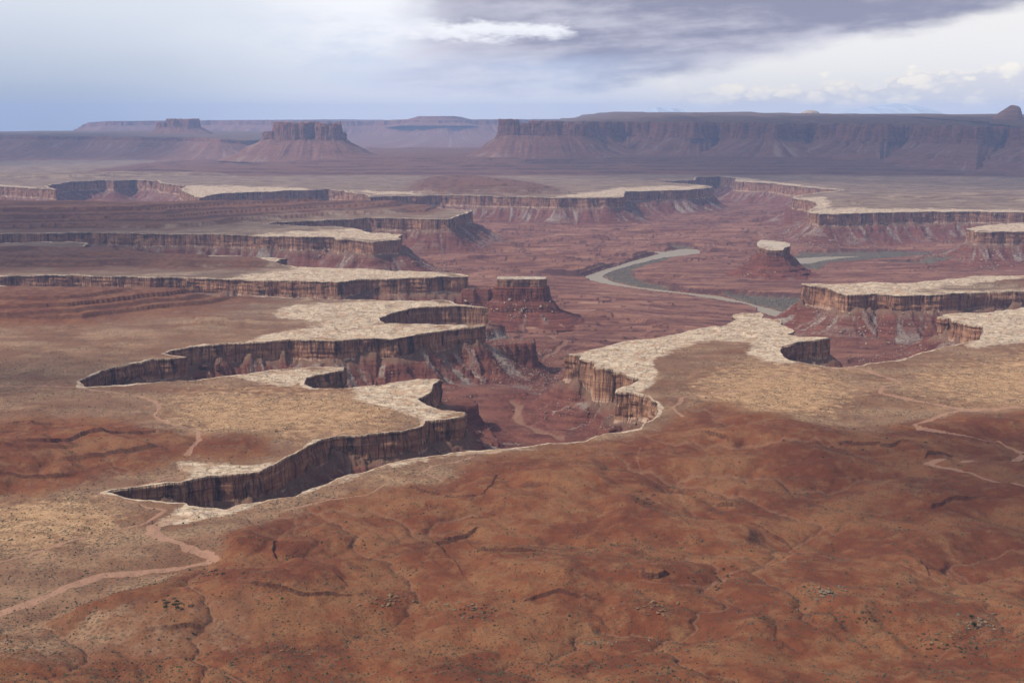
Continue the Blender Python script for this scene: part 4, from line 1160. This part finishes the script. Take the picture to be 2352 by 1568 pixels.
# ---- knob, dome and distant mountains
def knob(name, x0, x1, dist, prof, mat, label, cat, depth, seed, peak):
    """prof (height share, width share, shift share)"""
    base, top = peak
    z0, z1 = pz(base, dist), pz(top, dist)
    r0 = ring(x0, x1, dist, depth, 30, 2.4, 0.05, seed)
    c = np.mean(r0, 0); hw = 0.5 * (x1 - x0) * dist / FP
    V = []; n = len(r0)
    for h, w, sh in prof:
        for k, p in enumerate(r0):
            f = w * (1 + 0.05 * math.sin(k * 2.1 + h * 9))
            V.append((c[0] + (p[0] - c[0]) * f + sh * hw, c[1] + (p[1] - c[1]) * f, z0 + (z1 - z0) * h))
    m = len(prof)
    i = np.arange(n); j = (i + 1) % n
    F = np.concatenate([np.stack([k * n + i, k * n + j, (k + 1) * n + j, (k + 1) * n + i], 1) for k in range(m - 1)])
    V.append((c[0] + prof[-1][2] * hw, c[1], z1 + 1)); T = np.stack([(m - 1) * n + i, (m - 1) * n + j, np.full(n, len(V) - 1)], 1)
    return mesh_obj(name, np.array(V), [F, T], mat, {'arc': np.zeros(len(V)), 'down': np.zeros(len(V))}, smooth=True, label=label, cat=cat)
knob("sandstone_outcrop", 2262, 2332, 11600, [(-.5, 1.15, 0), (0, 1.0, 0), (.25, .88, .08), (.5, .68, .22), (.72, .5, .36), (.88, .36, .4), (.96, .24, .36), (1.0, .1, .3)], M_DOME, "brown sandstone outcrop with a steep right side standing on the mesa at the far right", "rock", 170, 5, (276, 243))
knob("sandstone_dome", 1830, 1870, 17000, [(-.8, 1.1, 0), (0, 1.0, 0), (.4, .9, .03), (.7, .7, .06), (.9, .45, .08), (1.0, .15, .08)], M_PALE, "small pale sandstone dome on the mesa skyline", "rock", 200, 6, (262, 254))
for x0, x1, yb, yt, sx in [(1440, 1625, 268, 247, .35), (1890, 2150, 266, 242, .55), (2280, 2480, 264, 252, .5)]:
    dist = 32000.0; n = 90; mm = 14
    xs = np.linspace(x0, x1, n); u = (xs - x0) / (x1 - x0)
    prof_ = np.interp(u, [0, sx * .5, sx, sx + .25, 1], [0, .75, 1, .8, 0]) + 0.10 * fbm(u * 9 + x0, u * 0, 4, 8) * np.sin(u * math.pi)
    V = []
    for k in range(mm):
        w = k / (mm - 1); q = math.sin(w * math.pi) ** .8
        zz = pz(yb, dist) - 120 + (pz(yt, dist) - pz(yb, dist) + 120) * np.clip(prof_, 0, 1.2) * q * (1 + .12 * fbm(u * 14, u * 0 + w * 5, 3, 9))
        V.append(np.stack([(xs - CX) / FP * dist, np.full(n, dist - 2500 + 5000 * w), zz], 1))
    V = np.concatenate(V)
    i, j = np.meshgrid(np.arange(n - 1), np.arange(mm - 1)); b = (j * n + i).ravel()
    F = np.stack([b, b + 1, b + n + 1, b + n], 1)
    mesh_obj("mountains", V, F, M_HAZE_SNOW, {'arc': V[:, 0] * 0, 'down': V[:, 0] * 0}, smooth=True, kind='structure', label="faint pale blue mountain beyond the mesa")
# the open country beyond the grid, out to the horizon
gx = np.linspace(-39000, 39000, 40); gy = np.concatenate([np.linspace(14800, 30000, 14), np.linspace(31000, 37000, 12)])
GX, GY = np.meshgrid(gx, gy)
b = (np.arange(len(gy) - 1)[:, None] * 40 + np.arange(39)[None, :]).ravel()
mesh_obj("far_plain_ground", np.stack([GX.ravel(), GY.ravel(), np.full(GX.size, -12.0)], 1), np.stack([b, b + 1, b + 41, b + 40], 1), M_TOP, {'arc': GX.ravel() * 0, 'down': GX.ravel() * 0}, kind='structure', label="hazy plain beyond the canyons")

# ------------------------------------------------------------------ nearer buttes standing on the canyon floor
def near_butte(label, cap_px, z_top, cap_h, rows_talus, caprows, seed, cat="butte", tilt=None):
    cap = gpts(cap_px, z_top) if tilt is None else np.array(cap_px)
    zf = (lambda a: np.clip(a[:, 1] - tilt[0], -10, 130) * tilt[1]) if tilt else None
    c = cap.mean(0)
    root = empty("butte", (c[0], c[1], z_top - cap_h), label, cat)
    loc = Vector(root.location)
    zt = z_top
    parts = []
    parts.append(loft("cap_rock", cap, [(-3.5, zt + 1.0, 1.2, 9, .8), (-.6, zt + .2, 1.2, 8, .8), (0, zt - 1.5, 1.2, 8)] + [(o, zt - h, 1.6, 9) for o, h in caprows], M_BLOCK, 1.6, True, 0.6, seed, round_n=1, smooth_n=3, zf=zf))
    parts.append(loft("cap_top", cap, [(-4.5, zt + 1.8, 1.0, 12, 1.0), (-1.4, zt + 1.3, 1.0, 12, .8), (-.4, zt + .35, 1.0, 12), (-.8, zt - 1.2, 1.0, 12)], M_PALE, 2.0, True, 0.3, seed, round_n=1, smooth_n=3, zf=zf))
    parts.append(loft("talus_slope", cap, rows_talus, M_REDROCK, 2.5, True, 3.0, seed + 4, round_n=3, smooth_n=12))
    for o in parts:
        o.parent = root
        o.matrix_parent_inverse = Matrix.Translation(-loc)
    return root
capw = []
for x, y in [(1735,563),(1742,570),(1756,572),(1762,577),(1785,578),(1802,577),(1808,570),(1821,566),(1820,559),(1802,555),(1776,552),(1757,550),(1744,550),(1736,556)]:
    Yw = 4400 + (578 - y) / 28.0 * 120
    x = 1777 + (x - 1777) * 0.9
    capw.append(((x - CX) / FP * Yw, Yw))
near_butte("butte with a cream cap rock on a cone of red ledges beside the river bend", capw, -36.0, 23.0,
    [(-7, -48, 2, 20), (-1, -53, 3, 18), (7, -61, 5, 18), (18, -72, 6, 22), (28, -82, 6, 24), (32, -88, 7, 24), (50, -98, 8, 26), (54, -104, 8, 28), (74, -112, 10, 30), (79, -117, 10, 34), (108, -125, 12, 34), (150, -134, 14, 40), (190, -142, 14, 50)],
    [(.5, 7), (-.5, 12), (-1.5, 15), (-1, 19), (-2.5, 24), (-4, 27)], 3.3, tilt=(4400, 0.20))
near_butte("flat block-topped butte on a broad red pedestal in the middle of the canyon",
    [(1141,641),(1165,642),(1190,642),(1215,641.5),(1240,642),(1255,641),(1256,637),(1230,635.5),(1190,636),(1142,636)], 0.0, 26.0,
    [(-6, -18, 1, 20), (2, -20, 1.5, 16), (5, -22, 2, 14), (8, -34, 2.5, 9), (10, -50, 3, 9), (14, -56, 3, 12), (26, -64, 5, 18), (32, -74, 6, 20), (35, -80, 6, 20), (60, -92, 9, 30), (95, -104, 10, 36), (120, -114, 10, 40)],
    [(.3, 6), (-.3, 12), (0, 17), (-1, 21), (-2, 26)], 8.8)


# ------------------------------------------------------------------ scatter: rocks and plants
def height(x, y, Zs):
    t = x / y
    fj_ = (t + T0) / (2 * T0) * (NT - 1)
    fi_ = np.interp(y, Ys, np.arange(NR))
    i = np.clip(fi_.astype(int), 0, NR - 2); j = np.clip(fj_.astype(int), 0, NT - 2)
    a = np.clip(fi_ - i, 0, 1); b = np.clip(fj_ - j, 0, 1)
    return (Zs[i, j] * (1 - a) * (1 - b) + Zs[i + 1, j] * a * (1 - b) + Zs[i, j + 1] * (1 - a) * b + Zs[i + 1, j + 1] * a * b), i, j
import bmesh
def rock_mesh(seed, flat=0.7):
    rr = random.Random(seed)
    bm = bmesh.new()
    for _ in range(16):
        v = Vector((rr.gauss(0, 1), rr.gauss(0, 1), rr.gauss(0, 1))).normalized()
        m = max(abs(v.x), abs(v.y), abs(v.z))
        v = v * (0.45 + 0.4 / m * 0.6)
        bm.verts.new((v.x, v.y * rr.uniform(.75, 1), v.z * flat))
    bmesh.ops.convex_hull(bm, input=bm.verts)
    for v in [v for v in bm.verts if not v.link_faces]: bm.verts.remove(v)
    bmesh.ops.bevel(bm, geom=bm.edges[:], offset=0.06, segments=1, affect='EDGES')
    bm.verts.index_update()
    V = np.array([v.co[:] for v in bm.verts]); F = []
    bmesh.ops.triangulate(bm, faces=bm.faces[:])
    V = np.array([v.co[:] for v in bm.verts]); F = np.array([[v.index for v in f.verts] for f in bm.faces])
    bm.free()
    return V, F
def mat_rock(name, lo, hi):
    m, g = new_mat(name)
    p = g.pos()
    r = g.node('ShaderNodeObjectInfo').outputs['Random']
    n = g.noise(p, 0.35, 4, 0.65)
    c = g.mix(g.add(g.mul(r, 0.6), g.mul(n, 0.4)), lo, hi)
    c = g.mix(g.ss(g.noise(p, 1.3, 3, 0.7), 0.55, 0.7, 0, 0.5), c, tuple(.5 * a for a in lo))
    finish(g, c, g.bump(n, 0.7, 0.6))
    return m
M_ROCK = mat_rock("fallen_sandstone", (0.155, 0.10, 0.078), (0.36, 0.285, 0.22))
M_SLAB = mat_rock("ochre_slab", (0.10, 0.052, 0.026), (0.20, 0.125, 0.066))
M_DARKROCK = mat_rock("dark_red_block", (0.075, 0.032, 0.024), (0.17, 0.085, 0.06))
M_GREY = mat_rock("lichen_grey_slab", (0.085, 0.06, 0.04), (0.19, 0.145, 0.10))
rockV = [rock_mesh(k, 0.5 + 0.06 * k) for k in range(8)]
slabV = [rock_mesh(40 + k, 0.26 + 0.05 * k) for k in range(5)]
def shared(name, VF, mat):
    o = mesh_obj(name, VF[0], VF[1], mat)
    me = o.data
    bpy.data.objects.remove(o)
    return me
rock_me = [shared("boulder", v, M_ROCK) for v in rockV]
slab_me = [shared("flat_rock", v, M_SLAB) for v in slabV]
dark_me = [shared("boulder", v, M_DARKROCK) for v in rockV]
grey_me = [shared("flat_rock", v, M_GREY) for v in slabV]

bpy.context.view_layer.update()
dg = bpy.context.evaluated_depsgraph_get()
def hit(px, py):
    d = Vector(((px - CX) / FP, CP + (CY - py) / FP * SP, (CY - py) / FP * CP - SP)).normalized()
    ok, loc, nrm, idx, ob, _ = scene.ray_cast(dg, Vector((0, 0, CAM_Z)), d)
    return (loc, nrm, ob) if ok else (None, None, None)
def put(name, me, loc, size, label, cat, group, sink=0.25, tilt=0.5, asp=None):
    o = bpy.data.objects.new(name, me)
    a = asp or (random.uniform(.8, 1.35), random.uniform(.75, 1.1), random.uniform(.8, 1.2))
    o.scale = (size * a[0], size * a[1], size * a[2])
    o.rotation_euler = (random.gauss(0, tilt * .5), random.gauss(0, tilt * .5), random.uniform(0, 6.28))
    o.location = (loc[0], loc[1], loc[2] + size * (0.45 - sink))
    col.objects.link(o)
    tag(o, label, cat, group)
    return o
# boulders fallen from the rim: (centre, spread, count, size range, label)
BOULDERS = [
 ((1190, 716), (60, 22), 70, (2.2, 6.5), "pale boulder on the rubble apron below the block-topped butte", "boulders under the block-topped butte", ("butte", "canyon_ground", "talus_slope")),
 ((1130, 850), (60, 55), 55, (1.6, 4.6), "pale boulder on the red gullied slope above the canyon mouth", "boulders on the slope above the canyon mouth", ("canyon_ground",)),
 ((1985, 745), (115, 40), 70, (1.8, 5.6), "pale boulder on the dark talus below the cream mesa at right", "boulders below the right mesa", ("canyon_ground",)),
 ((1735, 628), (42, 14), 30, (2.4, 6.0), "pale boulder on the foot slope of the cream-capped butte", "boulders around the cream-capped butte", ("butte", "canyon_ground", "talus_slope")),
 ((1300, 950), (75, 28), 35, (1.3, 3.6), "brown boulder on the talus under the bright right-hand wall", "boulders under the bright canyon wall", ("canyon_ground",)),
 ((2290, 590), (60, 28), 40, (3.0, 8.0), "grey boulder on the rubble below the flat mesa at the far right edge", "boulders below the far right mesa", ("canyon_ground",)),
]
for (cx, cy), (sx, sy), n, (s0, s1), lb, gr, on in BOULDERS:
    k = 0; tries = 0
    while k < n and tries < n * 8:
        tries += 1
        loc, nr, ob = hit(random.gauss(cx, sx * .6), random.gauss(cy, sy * .6))
        if loc is None or not ob.name.split('.')[0] in on or nr.z > 0.995: continue
        put("boulder", random.choice(rock_me), loc, s0 + (s1 - s0) * random.random() ** 2.5, lb, "boulder", gr)
        k += 1
# single landmarks: standing blocks and big fallen blocks
for px, py, sz, asp, lb in [
    (1069, 694, 7.5, (1.5, .8, 1.0), "big split block perched at the tip of the middle white point"),
    (1026, 694, 4.5, (1.2, .8, .9), "low rounded block beside the perched block on the middle white point"),
    (1130, 770, 8.5, (1.0, .8, 1.25), "tall pale block fallen at the end of the long streaked cliff"),
    (865, 884, 5.5, (.8, .8, 1.9), "rounded red pillar capped with pale rock on the slope below the long cliff"),
    (470, 848, 15.0, (1.1, .8, 1.15), "left of two dark broken blocks standing in the mouth of the left canyon"),
    (500, 848, 14.0, (.9, .8, 1.2), "right of two dark broken blocks standing in the mouth of the left canyon"),
    (1342, 790, 2.6, (1.3, .9, .8), "small block on the bright point of the right rim"),
    (1243, 838, 6.0, (1.0, .7, 1.6), "dark red pinnacle standing past the end of the red spur")]:
    loc, nr, ob = hit(px, py)
    if loc is not None:
        put("fallen_block", random.choice(dark_me if ("dark" in lb or "red" in lb.split()) else rock_me), loc, sz, lb, "rock", None, 0.1, 0.1, asp)
# tumbled ledge slabs on the red mounds
SLABS = [
 ((905, 1375), (50, 22), 45, slab_me, "ochre slab in the tumbled outcrop on the red mound low in the centre", "ochre slabs of the centre outcrop", (1.2, 3.0)),
 ((1085, 1402), (48, 18), 30, grey_me, "grey slab in the weedy band of rubble below centre", "grey slabs in the weedy rubble band", (1.0, 2.4)),
 ((1500, 1398), (60, 18), 45, slab_me, "ochre slab in the outcrop just right of centre, below a dark ledge", "ochre slabs below the dark ledge", (1.2, 3.0)),
 ((1890, 1358), (42, 16), 50, grey_me, "pale slab in the whitish rock patch on the right-hand mounds", "pale slabs of the right-hand rock patch", (1.2, 3.2)),
 ((2250, 1432), (55, 26), 45, grey_me, "weathered slab around the two junipers at lower right", "slabs around the two junipers", (1.0, 2.8)),
 ((2150, 1468), (60, 14), 25, slab_me, "brown slab on the shrubby slope below the junipers", "brown slabs below the junipers", (1.0, 2.2)),
 ((690, 1495), (50, 14), 25, slab_me, "brown slab along the low ledge at lower left", "brown slabs of the lower left ledge", (0.9, 2.2)),
 ((1364, 1476), (70, 8), 25, grey_me, "grey slab in the thin ledge low on the central slope", "grey slabs of the thin central ledge", (0.9, 2.0)),
]
for (cx, cy), (sx, sy), n, mes, lb, gr, (s0, s1) in SLABS:
    for k in range(n):
        loc, nr, ob = hit(random.gauss(cx, sx * .55), random.gauss(cy, sy * .55))
        if loc is None or ob.name != "plateau_ground": continue
        put("flat_rock", random.choice(mes), loc, s0 + (s1 - s0) * random.random() ** 1.8, lb, "rock slab", gr, 0.25, 0.35, (1.5, .9, 1.0))
# all the finer rubble on the slopes, as one mass
def merge(name, protos, xs, ys, zs, sizes, mat, seed, flat=1.0, attr=None, **kw):
    rr = np.random.default_rng(seed)
    Vs, Fs, base = [], [], 0
    pick = rr.integers(0, len(protos), len(xs))
    for q in range(len(protos)):
        m = pick == q
        if not m.any(): continue
        V, F = protos[q]
        n = m.sum(); a = rr.uniform(0, 6.28, n); ca, sa = np.cos(a), np.sin(a)
        sx = sizes[m]; wd = rr.uniform(.7, 1.2, n); ht = rr.uniform(.7, 1.2, n) * flat
        x = V[None, :, 0] * wd[:, None]; y = V[None, :, 1]
        X = (x * ca[:, None] - y * sa[:, None]) * sx[:, None] + xs[m][:, None]
        Y = (x * sa[:, None] + y * ca[:, None]) * sx[:, None] + ys[m][:, None]
        Z = V[None, :, 2] * (sx * ht)[:, None] + zs[m][:, None]
        Vs.append(np.stack([X, Y, Z], -1).reshape(-1, 3))
        Fs.append((F[None] + (np.arange(n) * len(V))[:, None, None] + base).reshape(-1, F.shape[1]))
        base += n * len(V)
    return mesh_obj(name, np.concatenate(Vs), np.concatenate(Fs), mat, None, **kw)
def tetra(seed):
    rr = np.random.default_rng(seed)
    V = np.array([(1, 0, 0), (-.5, .87, 0), (-.5, -.87, 0), (.1, 0, .8), (.5, .6, .5), (-.6, 0, .6)], float) + rr.normal(0, .16, (6, 3))
    F = np.array([(0, 1, 4), (1, 2, 5), (0, 3, 2), (0, 4, 3), (1, 5, 4), (2, 3, 5), (3, 4, 5)])
    return V, F
tets = [tetra(k) for k in range(6)]
cand = np.argwhere(void & near & (D > 6) & (D < 190) & (np.abs(Tg) < 0.42) & (Yg < 6500))
w = (sst(fbm(S / 16.0 + 31, D / 300.0, 3, 77), -0.1, 0.5) + 0.05)[cand[:, 0], cand[:, 1]] * (cellr[cand[:, 0], cand[:, 1]] * Yg[cand[:, 0], cand[:, 1]]) ** .5
pick = cand[rng.choice(len(cand), 16000, p=w / w.sum())]
xs = Xg[pick[:, 0], pick[:, 1]] + rng.normal(0, 2, len(pick)); ys = Yg[pick[:, 0], pick[:, 1]] + rng.normal(0, 3, len(pick))
zs, _, _ = height(xs, ys, Zl)
merge("rubble", tets, xs, ys, zs - .15, rng.uniform(0.5, 1.0, len(xs)) * (0.7 + ys / 1900) * (1 + 1.3 * rng.random(len(xs)) ** 6), M_ROCK, 3, kind='stuff', label="pale rubble strewn down the talus slopes under the rim cliffs")

# ---- low desert shrubs
def mat_leaf(name, lo, hi):
    m, g = new_mat(name)
    p = g.pos()
    n = g.noise(p, 0.15, 3, 0.6); n2 = g.noise(p, 2.5, 2, 0.6)
    finish(g, g.mix(g.add(g.mul(n, .6), g.mul(n2, .4)), lo, hi), None, 0.95, 0.02)
    return m
M_SAGE = mat_leaf("sage_leaf", (0.040, 0.034, 0.022), (0.115, 0.098, 0.064))
M_THICK = mat_leaf("thicket_twigs", (0.060, 0.052, 0.042), (0.15, 0.128, 0.10))
M_GREEN = mat_leaf("green_leaf", (0.022, 0.030, 0.012), (0.065, 0.072, 0.030))
M_JUN = mat_leaf("juniper_leaf", (0.018, 0.030, 0.010), (0.055, 0.075, 0.024))
M_BARK = mat_leaf("bark", (0.05, 0.035, 0.025), (0.12, 0.085, 0.06))
def bush(seed, n, leaf=0.2, tall=0.8):
    rr = np.random.default_rng(seed)
    V, F = [], []
    for k in range(n):
        d = rr.normal(0, 1, 3); d /= np.linalg.norm(d); d[2] = abs(d[2])
        c = d * rr.uniform(.45, 1.0) * np.array([1, 1, tall]) * (1 + .25 * math.sin(3 * math.atan2(d[1], d[0]) + seed))
        u = rr.normal(0, 1, 3); u /= np.linalg.norm(u); v = np.cross(u, rr.normal(0, 1, 3)); v /= np.linalg.norm(v)
        L = leaf * rr.uniform(.7, 1.4)
        b = len(V)
        V += [c + u * L, c - u * L * .6 + v * L * .6, c - u * L * .6 - v * L * .6, c + v * L * .3 + u * .1]
        F += [(b, b + 1, b + 2), (b, b + 3, b + 2)]
    return np.array(V), np.array(F)
N_SH = 120000
yy = 1 / rng.uniform(1 / 2300.0, 1 / 640.0, N_SH * 2); yy = np.where(rng.random(len(yy)) < .5, rng.uniform(640, 2300, len(yy)), yy)
xx = rng.uniform(-.44, .44, len(yy)) * yy
zz, ii, jj = height(xx, yy, Z_top)
patch = fbm(xx / 70, yy / 70, 4, 101); patch2 = fbm(xx / 240, yy / 240, 2, 102)
dens = 0.22 + 0.55 * sst(patch, -0.2, 0.5) + 0.25 * sst(patch2, -0.2, 0.4)
dens += 0.5 * blur(gully_f, 4)[ii, jj]
dens *= np.where(red_f[ii, jj] > .5, 0.75, 1.0) * (1 - 0.9 * road_f[ii, jj]) * (1 - 0.85 * white_f[ii, jj])
ok = (rng.random(len(yy)) < dens) & ~void[ii, jj] & (D[ii, jj] > 6)
xx, yy, zz = xx[ok], yy[ok], zz[ok]
sz = rng.uniform(.30, .68, len(xx)) * (1 + 1.6 * rng.random(len(xx)) ** 7)
mound = [tetra(60 + k) for k in range(6)]
half = rng.random(len(xx)) < .75
merge("desert_scrub", mound, xx[half], yy[half], zz[half] - .03, sz[half], M_SAGE, 5, kind='stuff', label="countless tiny grey-green shrubs dotted over the red and tan ground")
merge("desert_scrub", mound, xx[~half], yy[~half], zz[~half] - .03, sz[~half], M_GREEN, 6, kind='stuff', label="countless tiny dark green shrubs among the grey ones")
bush_me = [shared("desert_shrub", bush(k, 70, .22, .75), M_SAGE if k % 2 else M_GREEN) for k in range(5)]
BUSH = [((395, 1384), (26, 14), 14, (1.6, 2.6), "large dark green bush in the clump left of the red mounds", "dark bushes in the lower left clump"),
 ((500, 1312), (12, 8), 6, (1.3, 2.2), "green bush at the bend where the pale wash turns back", "bushes at the bend of the wash"),
 ((1480, 1150), (35, 20), 14, (1.0, 1.9), "dark shrub along the pinkish gully in the middle of the red ground", "shrubs along the middle gully"),
 ((1650, 1330), (60, 25), 16, (0.9, 1.7), "dark shrub beside the narrow wash right of centre", "shrubs along the right-hand wash"),
 ((2170, 1495), (70, 30), 30, (0.9, 1.6), "grey shrub lining the gully in the lower right corner", "shrubs of the lower right gully"),
 ((1980, 1418), (40, 12), 14, (0.9, 1.7), "grey shrub in the hollow between the two right-hand mounds", "shrubs in the right-hand hollow"),
 ((1100, 1400), (60, 18), 24, (0.8, 1.5), "grey-green shrub among the rubble below centre", "shrubs in the weedy rubble band"),
 ((2030, 1020), (220, 25), 14, (1.3, 2.3), "round bush near the winding road on the right", "bushes near the right-hand road"),
 ((1300, 1535), (420, 22), 90, (0.7, 1.15), "small dark shrub on the red slope along the bottom edge", "shrubs along the bottom edge"),
]
for (cx, cy), (sx, sy), n, (s0, s1), lb, gr in BUSH:
    for k in range(n):
        loc, nr, ob = hit(random.gauss(cx, sx * .6), min(1560, random.gauss(cy, sy * .6)))
        if loc is None or not ob.name.startswith(("plateau_ground", "desert_scrub")): continue
        o = put("desert_shrub", random.choice(bush_me), loc, random.uniform(s0, s1), lb, "shrub", gr, 0.47, 0.1, (1, 1, 1))
# ---- thickets on the river flats
cand = np.argwhere((flood_f > .6) & void & (river_d < -3))
pick = cand[rng.choice(len(cand), min(9000, len(cand) * 3))]
xs = Xg[pick[:, 0], pick[:, 1]] + rng.normal(0, 4, len(pick)); ys = Yg[pick[:, 0], pick[:, 1]] + rng.normal(0, 9, len(pick))
zs, _, _ = height(xs, ys, Zl)
keep = zs > RZ - .5
merge("riverside_thicket", mound, xs[keep], ys[keep], zs[keep] - .2, rng.uniform(1.2, 3.2, keep.sum()), M_THICK, 9, kind='stuff', label="grey-green thickets on the flats beside the river")
# ---- two junipers on the outcrop
def juniper(px, py, hgt, label, seed):
    loc, nr, ob = hit(px, py)
    root = empty("juniper_tree", loc, label, "tree")
    n = 8; V = []; F = []
    pathp = [(0, 0, -.3), (.15, .05, hgt * .25), (.05, -.1, hgt * .5), (.2, 0, hgt * .75)]
    for k, p in enumerate(pathp):
        r = .32 * (1 - .25 * k)
        V += [(p[0] + r * math.cos(a), p[1] + r * math.sin(a), p[2]) for a in np.linspace(0, 2 * math.pi, n, endpoint=False)]
    for k in range(3):
        F += [(k * n + i, k * n + (i + 1) % n, (k + 1) * n + (i + 1) % n, (k + 1) * n + i) for i in range(n)]
    mesh_obj("trunk", np.array(V), np.array(F), M_BARK, parent=root)
    Vs, Fs = [], []; base = 0
    rr = random.Random(seed)
    for k in range(9):
        V, F = bush(seed * 11 + k, 90, .26, .9)
        c = np.array([rr.uniform(-.5, .5) * hgt * .5, rr.uniform(-.5, .5) * hgt * .5, hgt * rr.uniform(.3, .75)])
        Vs.append(V * hgt * .28 + c); Fs.append(F + base); base += len(V)
    mesh_obj("crown", np.concatenate(Vs), np.concatenate(Fs), M_JUN, parent=root)
juniper(2238, 1440, 4.6, "larger dark green juniper among grey slabs at lower right", 3)
juniper(2231, 1420, 3.6, "smaller dark green juniper just above the larger one at lower right", 8)

# ------------------------------------------------------------------ haze
def build_haze():
    m = bpy.data.materials.new("air")
    m.use_nodes = True
    g = NG(m.node_tree)
    pv = g.node('ShaderNodeVolumePrincipled', {'Color': (0.40, 0.57, 1.0, 1), 'Density': 2.7e-5, 'Anisotropy': 0.0})
    o = g.node('ShaderNodeOutputMaterial')
    g.t.links.new(pv.outputs[0], o.inputs['Volume'])
    x0, x1, y0, y1, z0, z1 = -40000, 40000, -1500, 38000, -175, 800
    V = [(x, y, z) for z in (z0, z1) for y in (y0, y1) for x in (x0, x1)]
    F = [(0, 2, 3, 1), (4, 5, 7, 6), (0, 1, 5, 4), (2, 6, 7, 3), (0, 4, 6, 2), (1, 3, 7, 5)]
    mesh_obj("haze", V, np.array(F), m, kind='stuff', label="thin bluish haze filling the whole valley")
build_haze()

# ------------------------------------------------------------------ clouds unseen above the frame: far ones shade the mesas, nearer ones added for shade
def mat_cloud():
    m, g = new_mat("cloud")
    p = g.pos()
    n = g.noise(p, 0.0011, 6, 0.6)
    d = g.node('ShaderNodeBsdfDiffuse', {'Color': (0.85, 0.86, 0.9, 1)})
    tr = g.node('ShaderNodeBsdfTransparent')
    mx = g.node('ShaderNodeMixShader', {0: g.ss(g.add(n, g.mul(g.sub(g.attr("core"), 0.5), 0.7)), 0.35, 0.75, 0, 0.5), 1: tr.outputs[0], 2: d.outputs[0]})
    o = g.node('ShaderNodeOutputMaterial')
    g.t.links.new(mx.outputs[0], o.inputs[0])
    return m
M_CLOUD = mat_cloud()
def cloud(x0, x1, y0, y1, h, label, seed):
    off = h / math.tan(SUN_EL)
    cx, cy = 0.5 * (x0 + x1) + math.sin(SUN_AZ) * off, 0.5 * (y0 + y1) + math.cos(SUN_AZ) * off
    nu, nv = 60, 14
    V = []; core = []
    for i in range(nv):
        r = math.sin(math.pi * 0.5 * min(1, i / (nv // 2))) if i <= nv // 2 else math.sin(math.pi * 0.5 * (nv - 1 - i) / (nv - 1 - nv // 2))
        up = -1 if i <= nv // 2 else 1
        for k in range(nu):
            a = 2 * math.pi * k / nu
            w = 1 + 0.16 * float(fbm(math.cos(a) * 1.7 + seed, math.sin(a) * 1.7, 3, 7))
            x = cx + math.cos(a) * r * w * (x1 - x0) * .62; y = cy + math.sin(a) * r * w * (y1 - y0) * .62
            lump = float(fbm(x / 900 + seed, y / 900, 4, 8))
            z = h + (260 * math.sqrt(max(0, 1 - r * r)) * (1 + lump) * (1 if up > 0 else -.25)) + 40 * lump
            V.append((x, y, z)); core.append(1 - r ** 1.5)
    i, j = np.meshgrid(np.arange(nu), np.arange(nv - 1)); b0 = (j * nu + i).ravel(); b1 = (j * nu + (i + 1) % nu).ravel()
    F = np.stack([b0, b1, b1 + nu, b0 + nu], 1)
    mesh_obj("cloud", np.array(V), F, M_CLOUD, {'core': np.array(core)}, smooth=True, kind='structure', label=label)
cloud(-900, 8000, 7200, 15500, 2600, "broad cloud shading the right mesa wall", 1.3)
cloud(-9500, -2900, 10500, 18000, 2700, "rain cloud over the far left mesas", 5.1)
cloud(250, 1000, 1050, 1750, 1500, "small cloud shading the red ground on the right", 9.7)
cloud(-1300, -520, 1750, 2250, 1500, "small cloud shading the red hills on the left", 12.9)
cloud(-3600, -500, 3300, 5600, 1900, "cloud shading the ledgy benches on the left", 15.2)
